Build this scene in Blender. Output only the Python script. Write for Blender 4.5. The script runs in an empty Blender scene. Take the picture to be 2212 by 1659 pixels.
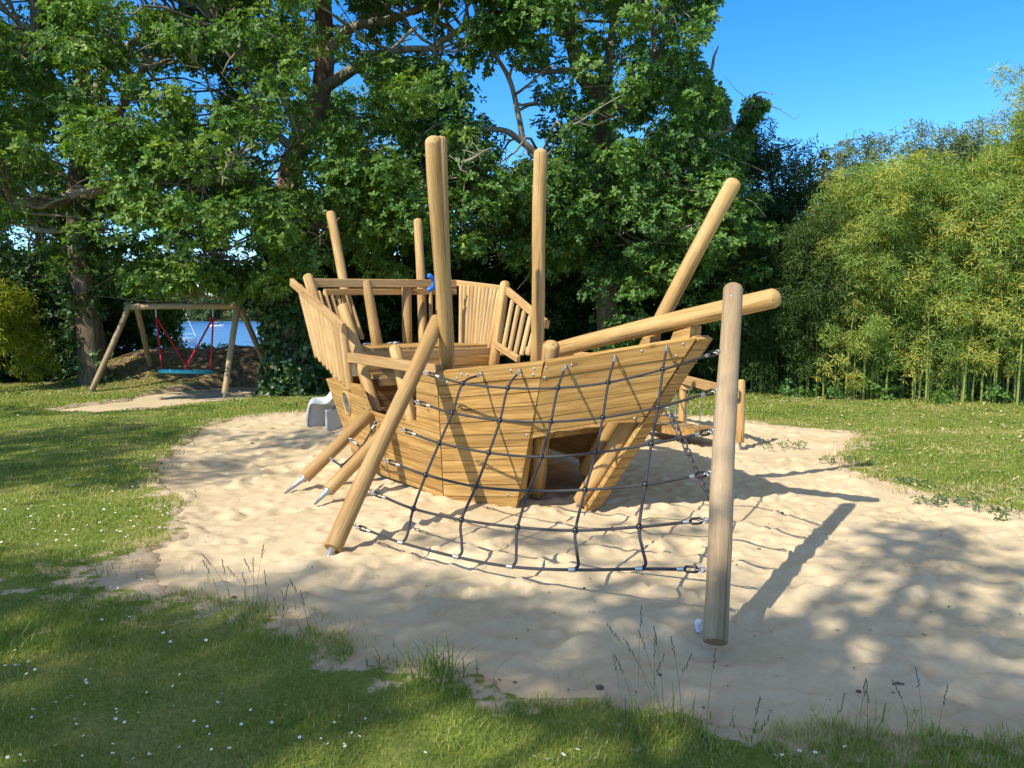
import bpy, math, random
import numpy as np
from mathutils import Vector, Matrix
random.seed(7); R = np.random.RandomState(11)
S = bpy.context.scene
COL = S.collection
# ------------------------------------------------------------------ camera, sky, sun
FPX = 1661.0; PITCH = math.atan(157.5/FPX); CH = 1.7
cam = bpy.data.cameras.new('camera'); camo = bpy.data.objects.new('camera', cam); COL.objects.link(camo)
camo.location = (0, 0, CH); camo.rotation_euler = (math.pi/2-PITCH, 0, 0)
cam.sensor_width = 36; cam.lens = 36*FPX/2212; cam.clip_end = 5000; cam.clip_start = .05
S.camera = camo
SUNEL = math.radians(41.5); SH = 1/math.tan(SUNEL); SX, SY = .712*SH, .702*SH      # shadow offset per metre of height
w = bpy.data.worlds.new('World'); S.world = w; w.use_nodes = True
nt = w.node_tree; bg = nt.nodes['Background']
sky = nt.nodes.new('ShaderNodeTexSky'); sky.sky_type = 'NISHITA'; sky.sun_disc = False
sky.sun_elevation = SUNEL; sky.sun_rotation = math.radians(225.4); sky.air_density = 1.0; sky.dust_density = .0; sky.ozone_density = 4.0
sky.altitude = 1500
hs = nt.nodes.new('ShaderNodeHueSaturation'); hs.inputs['Saturation'].default_value = 1.32; hs.inputs['Hue'].default_value = .503; hs.inputs['Value'].default_value = 1.02
hz = nt.nodes.new('ShaderNodeHueSaturation'); hz.inputs['Saturation'].default_value = .50; hz.inputs['Hue'].default_value = .495
tcw = nt.nodes.new('ShaderNodeTexCoord'); sxyz = nt.nodes.new('ShaderNodeSeparateXYZ'); mr = nt.nodes.new('ShaderNodeMapRange'); mr.inputs['From Min'].default_value = .42; mr.inputs['From Max'].default_value = .66
mxw = nt.nodes.new('ShaderNodeMix'); mxw.data_type = 'RGBA'
nt.links.new(sky.outputs[0], hs.inputs['Color']); nt.links.new(sky.outputs[0], hz.inputs['Color']); nt.links.new(tcw.outputs['Generated'], sxyz.inputs[0]); nt.links.new(sxyz.outputs['Z'], mr.inputs['Value'])
nt.links.new(mr.outputs[0], mxw.inputs[0]); nt.links.new(hs.outputs[0], mxw.inputs[6]); nt.links.new(hz.outputs[0], mxw.inputs[7]); nt.links.new(mxw.outputs[2], bg.inputs[0]); bg.inputs[1].default_value = .15
sun = bpy.data.lights.new('sun', 'SUN'); sun.energy = 3.9; sun.angle = math.radians(.55); sun.color = (1, .92, .77)
suno = bpy.data.objects.new('sun', sun); COL.objects.link(suno)
suno.rotation_euler = Vector((SX, SY, -1)).to_track_quat('-Z', 'Y').to_euler()
S.view_settings.view_transform = 'Standard'; S.view_settings.look = 'None'; S.view_settings.exposure = .88; S.view_settings.gamma = 1
S.cycles.max_bounces = 7; S.cycles.diffuse_bounces = 4; S.cycles.glossy_bounces = 2; S.cycles.transmission_bounces = 3; S.cycles.transparent_max_bounces = 4
S.cycles.use_denoising = True

# ------------------------------------------------------------------ geometry helpers
def ray(u, v):
    x = (u-1106)/FPX; zc = -(v-829.5)/FPX
    return Vector((x, math.cos(PITCH)+zc*math.sin(PITCH), -math.sin(PITCH)+zc*math.cos(PITCH)))
EYE = Vector((0, 0, CH))
def P(u, v, Y): d = ray(u, v); return EYE+d*(Y/d.y)
def G(u, v, z=0): d = ray(u, v); return EYE+d*((z-CH)/d.z)
def RP(u, v, a, b, c):
    n = (b-a).cross(c-a); d = ray(u, v); return EYE+d*(n.dot(a-EYE)/n.dot(d))
def proj(q):
    q = np.asarray(q, float).reshape(-1, 3)-np.array([0, 0, CH])
    f = q[:, 1]*math.cos(PITCH)-q[:, 2]*math.sin(PITCH); z = q[:, 1]*math.sin(PITCH)+q[:, 2]*math.cos(PITCH)
    f = np.where(f < .05, .05, f)
    return 1106+FPX*q[:, 0]/f, 829.5-FPX*z/f
def lerp(a, b, t): return a+(b-a)*t
def hsh(i, j, s):
    n = np.sin(i*127.1+j*311.7+s*74.7)*43758.5453
    return n-np.floor(n)
def vnoise(x, y, s=0):
    i = np.floor(x); j = np.floor(y); f = x-i; g = y-j; f = f*f*(3-2*f); g = g*g*(3-2*g)
    a = hsh(i, j, s); b = hsh(i+1, j, s); c = hsh(i, j+1, s); d = hsh(i+1, j+1, s)
    return (a*(1-f)+b*f)*(1-g)+(c*(1-f)+d*f)*g
def fbm(x, y, s=0, o=4):
    t = 0; a = .5
    for k in range(o): t = t+a*vnoise(x, y, s+k*7); x = x*2.03+3.1; y = y*2.03+1.7; a *= .5
    return t
def inpoly(px, py, poly):
    c = np.zeros(np.shape(px), bool); n = len(poly)
    for i in range(n):
        x1, y1 = poly[i][0], poly[i][1]; x2, y2 = poly[i-1][0], poly[i-1][1]
        m = ((y1 > py) != (y2 > py)) & (px < (x2-x1)*(py-y1)/((y2-y1) if y2 != y1 else 1e-9)+x1)
        c ^= m
    return c
def sdf(px, py, poly):
    d = np.full(np.shape(px), 1e9)
    for i in range(len(poly)):
        ax, ay = poly[i-1][0], poly[i-1][1]; bx, by = poly[i][0]-ax, poly[i][1]-ay
        t = np.clip(((px-ax)*bx+(py-ay)*by)/(bx*bx+by*by+1e-12), 0, 1)
        d = np.minimum(d, np.hypot(px-ax-t*bx, py-ay-t*by))
    return np.where(inpoly(px, py, poly), -d, d)

class MB:
    def __init__(s): s.v = []; s.f = []; s.a = []; s.sm = []
    def add(s, vs, fs, var=None, smooth=False):
        o = len(s.v); s.v += [tuple(x) for x in vs]; s.f += [tuple(i+o for i in f) for f in fs]
        var = random.random() if var is None else var
        s.a += [var]*len(fs); s.sm += [smooth]*len(fs)
    def box(s, M, lo, hi, bev=0, var=None):
        x0, y0, z0 = lo; x1, y1, z1 = hi; b = bev
        if not b:
            vs = [(x, y, z) for z in (z0, z1) for x, y in ((x0, y0), (x1, y0), (x1, y1), (x0, y1))]
            s.add([M@Vector(q) for q in vs], [(3, 2, 1, 0), (4, 5, 6, 7), (0, 1, 5, 4), (1, 2, 6, 5), (2, 3, 7, 6), (3, 0, 4, 7)], var)
            return
        # bevelled along x: profile octagon in yz, inset ends
        pr = [(y0+b, z0), (y1-b, z0), (y1, z0+b), (y1, z1-b), (y1-b, z1), (y0+b, z1), (y0, z1-b), (y0, z0+b)]
        cy, cz = (y0+y1)/2, (z0+z1)/2
        def ins(q): return (cy+(q[0]-cy)*(1-2*b/max(y1-y0, 1e-6)), cz+(q[1]-cz)*(1-2*b/max(z1-z0, 1e-6)))
        rings = [(x0, [ins(q) for q in pr]), (x0+b, pr), (x1-b, pr), (x1, [ins(q) for q in pr])]
        vs = [M@Vector((x, q[0], q[1])) for x, r in rings for q in r]
        fs = [tuple(range(7, -1, -1)), tuple(range(24, 32))]
        for k in range(3):
            for i in range(8): j = (i+1) % 8; fs.append((k*8+i, k*8+j, k*8+8+j, k*8+8+i))
        s.add(vs, fs, var)
    def tube(s, pts, rad, n=8, caps=True, var=None, smooth=True, wob=0):
        pts = [Vector(p) for p in pts]
        if not hasattr(rad, '__len__'): rad = [rad]*len(pts)
        vs = []; up = None
        for i, p in enumerate(pts):
            t = (pts[min(i+1, len(pts)-1)]-pts[max(i-1, 0)]).normalized()
            if up is None: up = Vector((0, 0, 1)) if abs(t.z) < .9 else Vector((1, 0, 0))
            x = t.cross(up).normalized(); y = x.cross(t).normalized(); up = y
            for k in range(n):
                a = 2*math.pi*k/n; r = rad[i]*(1+wob*(random.random()-.5))
                vs.append(p+x*(r*math.cos(a))+y*(r*math.sin(a)))
        fs = [(i*n+k, i*n+(k+1) % n, (i+1)*n+(k+1) % n, (i+1)*n+k) for i in range(len(pts)-1) for k in range(n)]
        s.add(vs, fs, var, smooth)
        if caps: s.add(vs[:n], [tuple(range(n-1, -1, -1))], var); s.add(vs[-n:], [tuple(range(n))], var)
    def torus(s, M, Rr, r, n=16, m=8, sx=1.0, var=None):
        vs = []
        for i in range(n):
            a = 2*math.pi*i/n
            for j in range(m):
                b = 2*math.pi*j/m; q = Rr+r*math.cos(b)
                vs.append(M@Vector((q*math.cos(a)+(sx*(1 if math.cos(a) > 0 else -1) if sx != 1.0 else 0), q*math.sin(a), r*math.sin(b))))
        s.add(vs, [(i*m+j, ((i+1) % n)*m+j, ((i+1) % n)*m+(j+1) % m, i*m+(j+1) % m) for i in range(n) for j in range(m)], var, True)
    def ball(s, c, r, n=12, m=8, sc=(1, 1, 1), M=None, var=None):
        c = Vector(c); vs = []
        for i in range(m+1):
            t = math.pi*i/m
            for k in range(n):
                a = 2*math.pi*k/n; q = Vector((math.sin(t)*math.cos(a)*sc[0], math.sin(t)*math.sin(a)*sc[1], math.cos(t)*sc[2]))*r
                vs.append(c+(M@q if M else q))
        s.add(vs, [(i*n+k, (i+1)*n+k, (i+1)*n+(k+1) % n, i*n+(k+1) % n) for i in range(m) for k in range(n)], var, True)
    def build(s, name, mat, parent=None, M=None):
        """M: local frame (world matrix of the object). vertices are given in world space."""
        if M is None:
            c = sum((Vector(q) for q in s.v), Vector())/max(1, len(s.v)); M = Matrix.Translation(c)
        Mi = M.inverted(); me = bpy.data.meshes.new(name)
        me.from_pydata([Mi@Vector(q) for q in s.v], [], s.f)
        at = me.attributes.new('var', 'FLOAT', 'FACE'); at.data.foreach_set('value', s.a)
        me.polygons.foreach_set('use_smooth', s.sm); me.materials.append(mat); me.update()
        return link(name, me, parent, M)
def wm(o):
    m = o.matrix_basis.copy()
    while o.parent: o = o.parent; m = o.matrix_basis @ m
    return m
def link(name, me, parent=None, M=None):
    o = bpy.data.objects.new(name, me); COL.objects.link(o)
    if parent: o.parent = parent; o.matrix_basis = wm(parent).inverted() @ (M or Matrix())
    else: o.matrix_basis = M or Matrix()
    return o
def empty(name, loc, rz=0):
    o = bpy.data.objects.new(name, None); COL.objects.link(o); o.location = loc; o.rotation_euler = (0, 0, rz)
    o.matrix_basis = Matrix.Translation(Vector(loc)) @ Matrix.Rotation(rz, 4, 'Z'); o.empty_display_size = .2
    return o
def tag(o, label=None, cat=None, group=None, kind=None):
    if label: o['label'] = label
    if cat: o['category'] = cat
    if group: o['group'] = group
    if kind: o['kind'] = kind
    return o
def copy_tree(o, parent=None):
    c = o.copy(); COL.objects.link(c); c.parent = parent
    for ch in [x for x in S.objects if x.parent is o]: copy_tree(ch, c)
    return c
def frame(o, x, y):                       # orthonormal frame at o, x along x
    x = x.normalized(); z = x.cross(y).normalized(); y = z.cross(x)
    m = Matrix((x, y, z)).transposed().to_4x4(); m.translation = o; return m
def npmesh(name, V, Fc, mat, parent=None, var=None, M=None, smooth=False, extra=None):
    """V (n,3) ; Fc (m,k) constant k"""
    me = bpy.data.meshes.new(name); V = np.asarray(V, float)
    if M is not None: V = V-np.array(M.translation)
    me.vertices.add(len(V)); me.vertices.foreach_set('co', V.ravel())
    k = Fc.shape[1]; me.loops.add(Fc.size); me.loops.foreach_set('vertex_index', Fc.ravel().astype(np.int32))
    me.polygons.add(len(Fc)); me.polygons.foreach_set('loop_start', np.arange(0, Fc.size, k, dtype=np.int32))
    me.polygons.foreach_set('loop_total', np.full(len(Fc), k, dtype=np.int32))
    if smooth: me.polygons.foreach_set('use_smooth', np.ones(len(Fc), bool))
    me.update(calc_edges=True); me.validate()
    if var is not None: me.attributes.new('var', 'FLOAT', 'FACE').data.foreach_set('value', np.asarray(var, float))
    for n_, a in (extra or {}).items(): me.attributes.new(n_, 'FLOAT', 'POINT').data.foreach_set('value', np.asarray(a, float))
    me.materials.append(mat)
    return link(name, me, parent, M)

# ------------------------------------------------------------------ materials
class NT:
    def __init__(s, name):
        s.m = bpy.data.materials.new(name); s.m.use_nodes = True; s.t = s.m.node_tree; s.b = s.t.nodes['Principled BSDF']
    def n(s, ty, **k):
        x = s.t.nodes.new(ty)
        for a, b in k.items():
            if a.startswith('_'): x.inputs[a[1:].replace('_', ' ')].default_value = b
            else: setattr(x, a, b)
        return x
    def l(s, a, b): s.t.links.new(a, b)
    def ramp(s, fac, *st, interp='LINEAR'):
        r = s.n('ShaderNodeValToRGB'); e = r.color_ramp.elements; r.color_ramp.interpolation = interp
        while len(e) < len(st): e.new(.5)
        for x, (p, c) in zip(e, st): x.position = p; x.color = (*c, 1) if len(c) == 3 else c
        s.l(fac, r.inputs[0]); return r.outputs[0]
    def mix(s, f, a, b, mode='MIX'):
        x = s.n('ShaderNodeMix', data_type='RGBA', blend_type=mode)
        for i, q in ((0, f), (6, a), (7, b)):
            if hasattr(q, 'links'): s.l(q, x.inputs[i])
            else: x.inputs[i].default_value = q if i == 0 else (*q, 1)
        return x.outputs[2]
    def math(s, op, a, b=0.0, c=0.0):
        x = s.n('ShaderNodeMath', operation=op)
        for i, q in enumerate((a, b, c)):
            if hasattr(q, 'links'): s.l(q, x.inputs[i])
            else: x.inputs[i].default_value = q
        return x.outputs[0]
    def attr(s, nm): return s.n('ShaderNodeAttribute', attribute_name=nm).outputs['Fac']
    def noise(s, vec, scale, detail=4, rough=.55, dist=0):
        x = s.n('ShaderNodeTexNoise', _Scale=scale, _Detail=detail, _Roughness=rough, _Distortion=dist)
        if vec is not None: s.l(vec, x.inputs['Vector'])
        return x.outputs['Fac']
    def scaled(s, v, sc, off=None):
        x = s.n('ShaderNodeMapping'); x.inputs['Scale'].default_value = sc; s.l(v, x.inputs['Vector'])
        if off is not None:
            c = s.n('ShaderNodeCombineXYZ')
            for i in range(3): s.l(off, c.inputs[i])
            s.l(c.outputs[0], x.inputs['Location'])
        return x.outputs[0]
    def bump(s, h, st=.3, dist=.01):
        x = s.n('ShaderNodeBump', _Strength=st, _Distance=dist); s.l(h, x.inputs['Height']); s.l(x.outputs[0], s.b.inputs['Normal'])
    def base(s, c):
        if hasattr(c, 'links'): s.l(c, s.b.inputs['Base Color'])
        else: s.b.inputs['Base Color'].default_value = (*c, 1)
    def set(s, **k):
        for a, b in k.items(): s.b.inputs[a.replace('_', ' ')].default_value = b
def wood(name, axis, c0, c1, c2, grey=0.0, log=False):
    t = NT(name); tc = t.n('ShaderNodeTexCoord').outputs['Object']
    oi = t.n('ShaderNodeObjectInfo').outputs['Random']
    off = t.math('ADD', t.math('MULTIPLY', t.attr('var'), 23.0), t.math('MULTIPLY', oi, 41.0))
    big = 9 if log else 22; sc = [big]*3; sc[axis] = .9 if log else 1.3
    v = t.scaled(tc, sc, off)
    g = t.noise(v, 1.0, 6, .62, .6)
    fine = [120]*3; fine[axis] = 4; gf = t.noise(t.scaled(tc, fine, off), 1.0, 3, .6)
    col = t.ramp(g, (.32, c0), (.5, c1), (.66, c2))
    col = t.mix(t.math('MULTIPLY', t.ramp(gf, (.45, (0, 0, 0)), (.75, (1, 1, 1))), .5), col, tuple(x*.60 for x in c0))
    # knots
    ks = [6.0]*3; ks[axis] = 2.6
    if log: ks = [5.5]*3; ks[axis] = 2.2
    vo = t.n('ShaderNodeTexVoronoi', _Scale=1.0, _Randomness=1.0); t.l(t.scaled(tc, ks, off), vo.inputs['Vector'])
    kn = t.ramp(vo.outputs['Distance'], (.02, (1, 1, 1)), (.07, (.75, .75, .75)), (.10, (.25, .25, .25)), (.2, (0, 0, 0)))
    kc = t.ramp(vo.outputs['Color'], (.35, (0, 0, 0)), (.45, (1, 1, 1)))
    col = t.mix(t.math('MULTIPLY', t.math('MULTIPLY', kn, kc), .92), col, (c0[0]*.50, c0[1]*.40, c0[2]*.38))
    # tone per board / log
    hv = t.math('FRACT', t.math('ADD', t.math('MULTIPLY', t.attr('var'), 7.3), t.math('MULTIPLY', oi, 3.1)))
    col = t.mix(.62, col, t.ramp(hv, (0, (.62, .58, .52)), (.5, (1, 1, 1)), (1, (1.14, 1.10, 1.04))), 'MULTIPLY')
    if log:
        cr = [30]*3; cr[axis] = .55
        crk = t.noise(t.scaled(tc, cr, off), 1.0, 2, .5)
        col = t.mix(t.ramp(crk, (.64, (0, 0, 0)), (.665, (.7, .7, .7))), col, (c0[0]*.35, c0[1]*.3, c0[2]*.3))
    if grey: col = t.mix(t.math('MULTIPLY', t.ramp(t.noise(t.scaled(tc, (3, 3, 1.2), off), 1.0, 4), (.35, (0, 0, 0)), (.65, (1, 1, 1))), grey), col, (.27, .20, .13))
    # algae/dirt speckle
    col = t.mix(t.math('MULTIPLY', t.ramp(t.noise(tc, 6.0, 6, .7), (.52, (0, 0, 0)), (.72, (1, 1, 1))), .42), col, (.26, .18, .09))
    t.base(col); t.set(Roughness=.62, Specular_IOR_Level=.35)
    t.bump(t.math('ADD', gf, t.math('MULTIPLY', g, .6)), .35, .004)
    return t.m
M = {}
M['log'] = wood('log_wood', 2, (.34, .19, .062), (.46, .285, .11), (.55, .37, .165), log=True)
M['post'] = wood('weathered_log', 2, (.23, .15, .08), (.325, .23, .13), (.40, .295, .18), grey=.6, log=True)  # greyed wood, tone also lowered to stand in for dapple shade
M['old'] = wood('swing_log', 2, (.28, .20, .10), (.40, .30, .16), (.48, .37, .22), grey=.6, log=True)
M['plank'] = wood('plank_wood', 0, (.23, .12, .032), (.42, .245, .075), (.54, .345, .13))
M['slat'] = wood('slat_wood', 2, (.36, .21, .08), (.48, .31, .135), (.58, .41, .205))
M['rail'] = wood('rail_wood', 0, (.36, .205, .08), (.48, .30, .13), (.57, .385, .185))
def simple(name, c, rough=.5, metal=0, spec=.5, nsc=0, namt=.2, c2=None):
    t = NT(name); t.set(Roughness=rough, Metallic=metal, Specular_IOR_Level=spec)
    if nsc:
        tc = t.n('ShaderNodeTexCoord').outputs['Object']; n = t.noise(tc, nsc, 5, .6)
        t.base(t.mix(t.math('MULTIPLY', t.ramp(n, (.35, (0, 0, 0)), (.65, (1, 1, 1))), namt), c, c2 or tuple(x*.4 for x in c))); t.bump(n, .15, .003)
    else: t.base(c)
    return t.m
M['steel'] = simple('galvanised_steel', (.42, .43, .45), .42, .8, .5, 30, .5, (.30, .31, .33))
M['chain'] = simple('chain_steel', (.30, .31, .32), .55, .7, .4, 30, .5)
M['alu'] = simple('aluminium_ferrule', (.55, .56, .57), .42, .9, .5, 60, .25)
M['rubber'] = simple('black_plastic', (.012, .012, .014), .28, 0, .5)
M['white'] = simple('white_plastic', (.52, .54, .56), .35, 0, .5, 8, .18, (.45, .45, .42))
M['blue'] = simple('blue_plastic', (.02, .16, .62), .35, 0, .5, 9, .1)
M['red'] = simple('red_rope', (.52, .015, .04), .7, 0, .3, 60, .3)
M['teal'] = simple('teal_rubber', (.05, .50, .62), .5, 0, .4, 20, .25)
M['net'] = simple('grey_net', (.06, .06, .07), .8)
M['dark'] = simple('dark_glass', (.10, .11, .12), .12, .3, .6, 5, .5, (.22, .21, .19))
M['paper'] = simple('tissue', (.78, .80, .84), .9)
M['hull'] = simple('boat_hull', (.62, .66, .72), .3); M['hullb'] = simple('boat_blue', (.03, .06, .16), .3)
M['deckw'] = simple('boat_white', (.80, .80, .78), .4); M['mastm'] = simple('boat_mast', (.70, .70, .68), .4)
M['stone'] = simple('pebble', (.16, .10, .075), .8, 0, .3, 40, .5)
def rope_mat():
    t = NT('black_rope'); tc = t.n('ShaderNodeTexCoord').outputs['Object']
    wv = t.n('ShaderNodeTexWave', _Scale=90.0, _Distortion=.5); wv.bands_direction = 'DIAGONAL'; t.l(tc, wv.inputs['Vector'])
    t.base(t.mix(wv.outputs['Fac'], (.018, .018, .021), (.05, .05, .056))); t.set(Roughness=.6, Specular_IOR_Level=.4)
    t.bump(wv.outputs['Fac'], .6, .002); return t.m
M['rope'] = rope_mat()
def leaf_mat(name, cols, trans=.3, rough=.5, spec=.3, tcol=None):
    t = NT(name); v = t.attr('var'); n = len(cols)
    c = t.ramp(v, *[(i/(n-1), x) for i, x in enumerate(cols)])
    t.base(c); t.set(Roughness=rough, Specular_IOR_Level=spec)
    tr = t.n('ShaderNodeBsdfTranslucent'); t.l(t.mix(1.0, c, tcol or (1.5, 1.6, .55), 'MULTIPLY'), tr.inputs[0])
    ms = t.n('ShaderNodeMixShader'); ms.inputs[0].default_value = trans
    t.l(t.b.outputs[0], ms.inputs[1]); t.l(tr.outputs[0], ms.inputs[2])
    t.l(ms.outputs[0], t.t.nodes['Material Output'].inputs[0]); return t.m
M['oakleaf'] = leaf_mat('oak_leaves', [(.050, .110, .030), (.085, .170, .038), (.140, .240, .048), (.27, .36, .07)], .33)
M['oakdark'] = leaf_mat('oak_leaves_deep_green', [(.038, .095, .028), (.064, .145, .036), (.108, .21, .045), (.19, .29, .06)], .32)
M['ivyleaf'] = leaf_mat('ivy_leaves', [(.025, .070, .016), (.05, .12, .03), (.09, .16, .05), (.20, .17, .09)], .15, .4, .45)
M['shrubleaf'] = leaf_mat('shrub_leaves', [(.015, .040, .012), (.03, .07, .018), (.05, .10, .022)], .2)
M['yellowleaf'] = leaf_mat('yellow_bamboo_leaves', [(.10, .15, .016), (.22, .25, .02), (.42, .38, .03)], .4)
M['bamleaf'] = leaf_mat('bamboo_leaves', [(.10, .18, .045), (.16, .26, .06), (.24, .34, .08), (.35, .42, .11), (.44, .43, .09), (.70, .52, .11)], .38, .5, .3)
M['bamdark'] = leaf_mat('bamboo_leaves_painted_shade', [(.035, .075, .018), (.06, .11, .024), (.10, .15, .03)], .25)  # darker copy of the bamboo leaves, shade put into the colour
M['willow'] = leaf_mat('willow_leaves', [(.10, .15, .06), (.15, .20, .085), (.22, .25, .12)], .3)
M['farleaf'] = leaf_mat('far_wood_leaves', [(.06, .10, .04), (.085, .135, .055), (.12, .17, .075)], .2)
M['grass'] = leaf_mat('grass_blades', [(.085, .145, .026), (.145, .215, .036), (.225, .285, .05), (.35, .34, .115), (.52, .44, .25)], .32, .55, .25)
M['litter'] = leaf_mat('dry_leaves', [(.42, .33, .16), (.55, .46, .26), (.66, .58, .38)], .1)
def bark(name, c0, c1, c2, moss=.3):
    t = NT(name); tc = t.n('ShaderNodeTexCoord').outputs['Object']
    n = t.noise(t.scaled(tc, (9, 9, 1.8)), 1.0, 8, .7, 1.0); m = t.noise(tc, 1.6, 4)
    c = t.ramp(n, (.3, c0), (.5, c1), (.72, c2))
    c = t.mix(t.math('MULTIPLY', t.ramp(m, (.45, (0, 0, 0)), (.65, (1, 1, 1))), moss), c, (.10, .12, .05))
    t.base(c); t.set(Roughness=.9, Specular_IOR_Level=.15); t.bump(n, 1.0, .05); return t.m
M['bark'] = bark('oak_bark', (.06, .045, .032), (.14, .10, .072), (.25, .19, .14))
M['redbark'] = bark('reddish_bark', (.09, .05, .035), (.20, .12, .085), (.32, .21, .15), .1)
M['limb'] = bark('lichen_limb', (.12, .10, .075), (.26, .23, .18), (.42, .38, .31), .2)
M['culm'] = simple('bamboo_culm', (.16, .23, .05), .4, 0, .4, 3, .5, (.30, .27, .10))
M['stalk'] = simple('grass_stalk', (.16, .17, .07), .7, 0, .2, 20, .5, (.28, .24, .12))
M['seed'] = simple('seed_head', (.17, .13, .08), .9)
M['petal'] = simple('daisy_petal', (.82, .82, .80), .7); M['pollen'] = simple('daisy_centre', (.75, .50, .03), .8)

# ------------------------------------------------------------------ ground: pit outline, terrain, lawn, sand
pit_px = [(2212, 1622), (1900, 1606), (1640, 1592), (1500, 1572), (1380, 1534), (1230, 1520), (1100, 1488), (1010, 1452), (900, 1430), (760, 1412), (640, 1368), (560, 1340), (470, 1322), (390, 1290),
          (330, 1240), (300, 1190), (340, 1172), (400, 1158), (398, 1118), (352, 1062), (338, 1010), (392, 962), (432, 926), (500, 906), (600, 895), (680, 893), (760, 886), (1000, 884), (1300, 888),
          (1600, 906), (1700, 925), (1850, 934), (1862, 950), (1808, 990), (1870, 1030), (1960, 1062), (2060, 1082), (2212, 1108)]
PIT = [(G(u, v).x, G(u, v).y) for u, v in pit_px]
PIT = PIT+[(9.0, 6.2), (12.0, 4.6), (11.5, 2.6), (5.0, 2.75)]
PATCH = [(G(u, v).x, G(u, v).y) for u, v in [(95, 884), (180, 870), (260, 862), (340, 848), (420, 838), (520, 828), (600, 824), (640, 832), (600, 850), (500, 862), (400, 872), (300, 884), (200, 890)]]
def pitd(x, y):
    d = sdf(x, y, PIT)
    wob = (fbm(x*1.7, y*1.7, 3, 4)-.47)*.30+(fbm(x*7, y*7, 5, 3)-.45)*.20
    return d+wob*np.clip(1.2-y/14, .35, 1)
def patd(x, y): return sdf(x, y, PATCH)+(fbm(x*1.2, y*1.2, 8, 3)-.45)*.5
def smooth(a, b, x): t = np.clip((x-a)/(b-a), 0, 1); return t*t*(3-2*t)
def landz(x, y):
    z = .03*(fbm(x*.5, y*.5, 21, 3)-.45)+.012*(fbm(x*4, y*4, 22, 3)-.45)
    ridge = np.exp(-((y-(18.9+.25*np.sin(x*.7)))/1.5)**2)*smooth(-10.9, -9.0, x)*(1-smooth(-2.6, -.6, x))
    z = z+ridge*(.78+.25*(fbm(x*1.3, y*1.3, 40, 3)-.45))
    drop = smooth(20.5, 62, y)*(-6.0); far = smooth(452, 474, y)*1.0+smooth(500, 640, y)*8
    marsh = smooth(62, 138, y)*(-.12)-smooth(137, 143, y)*1.5
    z = z+drop+far*(y > 400)+np.where(y < 452, marsh, -.12-1.5+smooth(452, 466, y)*1.6)
    return z
PRINTS = None
def sandz(x, y):
    global PRINTS
    z = -.035+.055*(fbm(x*.8, y*.8, 51, 3)-.45)+.018*(fbm(x*3.1+y*.7, y*3.6, 52, 4)-.45)+.016*(fbm(x*9, y*9.5, 53, 3)-.45)
    if PRINTS is None:
        r = np.random.RandomState(5); n = 3000
        PRINTS = (r.uniform(-4.2, 10, n), r.uniform(2.8, 13, n), r.uniform(.055, .12, n), r.uniform(0, 6.3, n), r.uniform(.006, .024, n), r.uniform(.4, .8, n))
    for px, py, s, a, dp, el in zip(*PRINTS):
        if abs(px) > 1e3: continue
        m = None
        # windowed add
        i0, i1 = np.searchsorted(x[:, 0] if x.ndim == 2 else x, (px-4*s, px+4*s)) if x.ndim == 2 else (0, 0)
        j0, j1 = np.searchsorted(y[0], (py-4*s, py+4*s))
        if i1 <= i0 or j1 <= j0: continue
        X = x[i0:i1, j0:j1]-px; Y = y[i0:i1, j0:j1]-py
        u = (X*math.cos(a)+Y*math.sin(a))/s; v = (-X*math.sin(a)+Y*math.cos(a))/(s*el); q = u*u+v*v
        z[i0:i1, j0:j1] += dp*(-np.exp(-q*1.1)+.75*np.exp(-((np.sqrt(q)-1.55)/.45)**2)*(1+.4*u))
    return z
def grid(xs, ys, zf):
    X, Y = np.meshgrid(xs, ys, indexing='ij'); return X, Y, zf(X, Y)
def gridfaces(nx, ny, keep=None):
    i, j = np.meshgrid(np.arange(nx-1), np.arange(ny-1), indexing='ij'); i = i.ravel(); j = j.ravel()
    f = np.stack([i*ny+j, (i+1)*ny+j, (i+1)*ny+j+1, i*ny+j+1], 1)
    return f if keep is None else f[keep.ravel()]
def grow(a, b, s, g):
    o = [a]
    while abs(o[-1]) < abs(b): o.append(o[-1]+s*(1 if b > a else -1)); s *= g
    return o
xs = np.array(sorted(grow(-5, -700, .07, 1.05)[1:]+list(np.arange(-5, 10.01, .06))+grow(10.07, 900, .07, 1.06)))
ys = np.array(sorted(grow(1.0, -40, .1, 1.15)[1:]+list(np.arange(1.0, 14, .06))+grow(14, 1500, .07, 1.03)))
def lawnz(X, Y):
    z = landz(X, Y); d = np.full(X.shape, 9.); m = (X > -8) & (X < 14) & (Y > 1) & (Y < 16)
    d[m] = pitd(X[m], Y[m]); e = np.full(X.shape, 9.); m2 = (X > -13) & (X < -1) & (Y > 10) & (Y < 22); e[m2] = patd(X[m2], Y[m2])
    z = z+.035*np.exp(-(np.clip(d, 0, 9)/.3)**2)*(1.3*vnoise(X*1.9, Y*1.9, 77))-.34*smooth(.0, -.3, d)-.3*smooth(.0, -.3, e)
    global LAWN_D; LAWN_D = np.minimum(d, e*1.3); return z
X, Y, Z = grid(xs, ys, lawnz)
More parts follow.
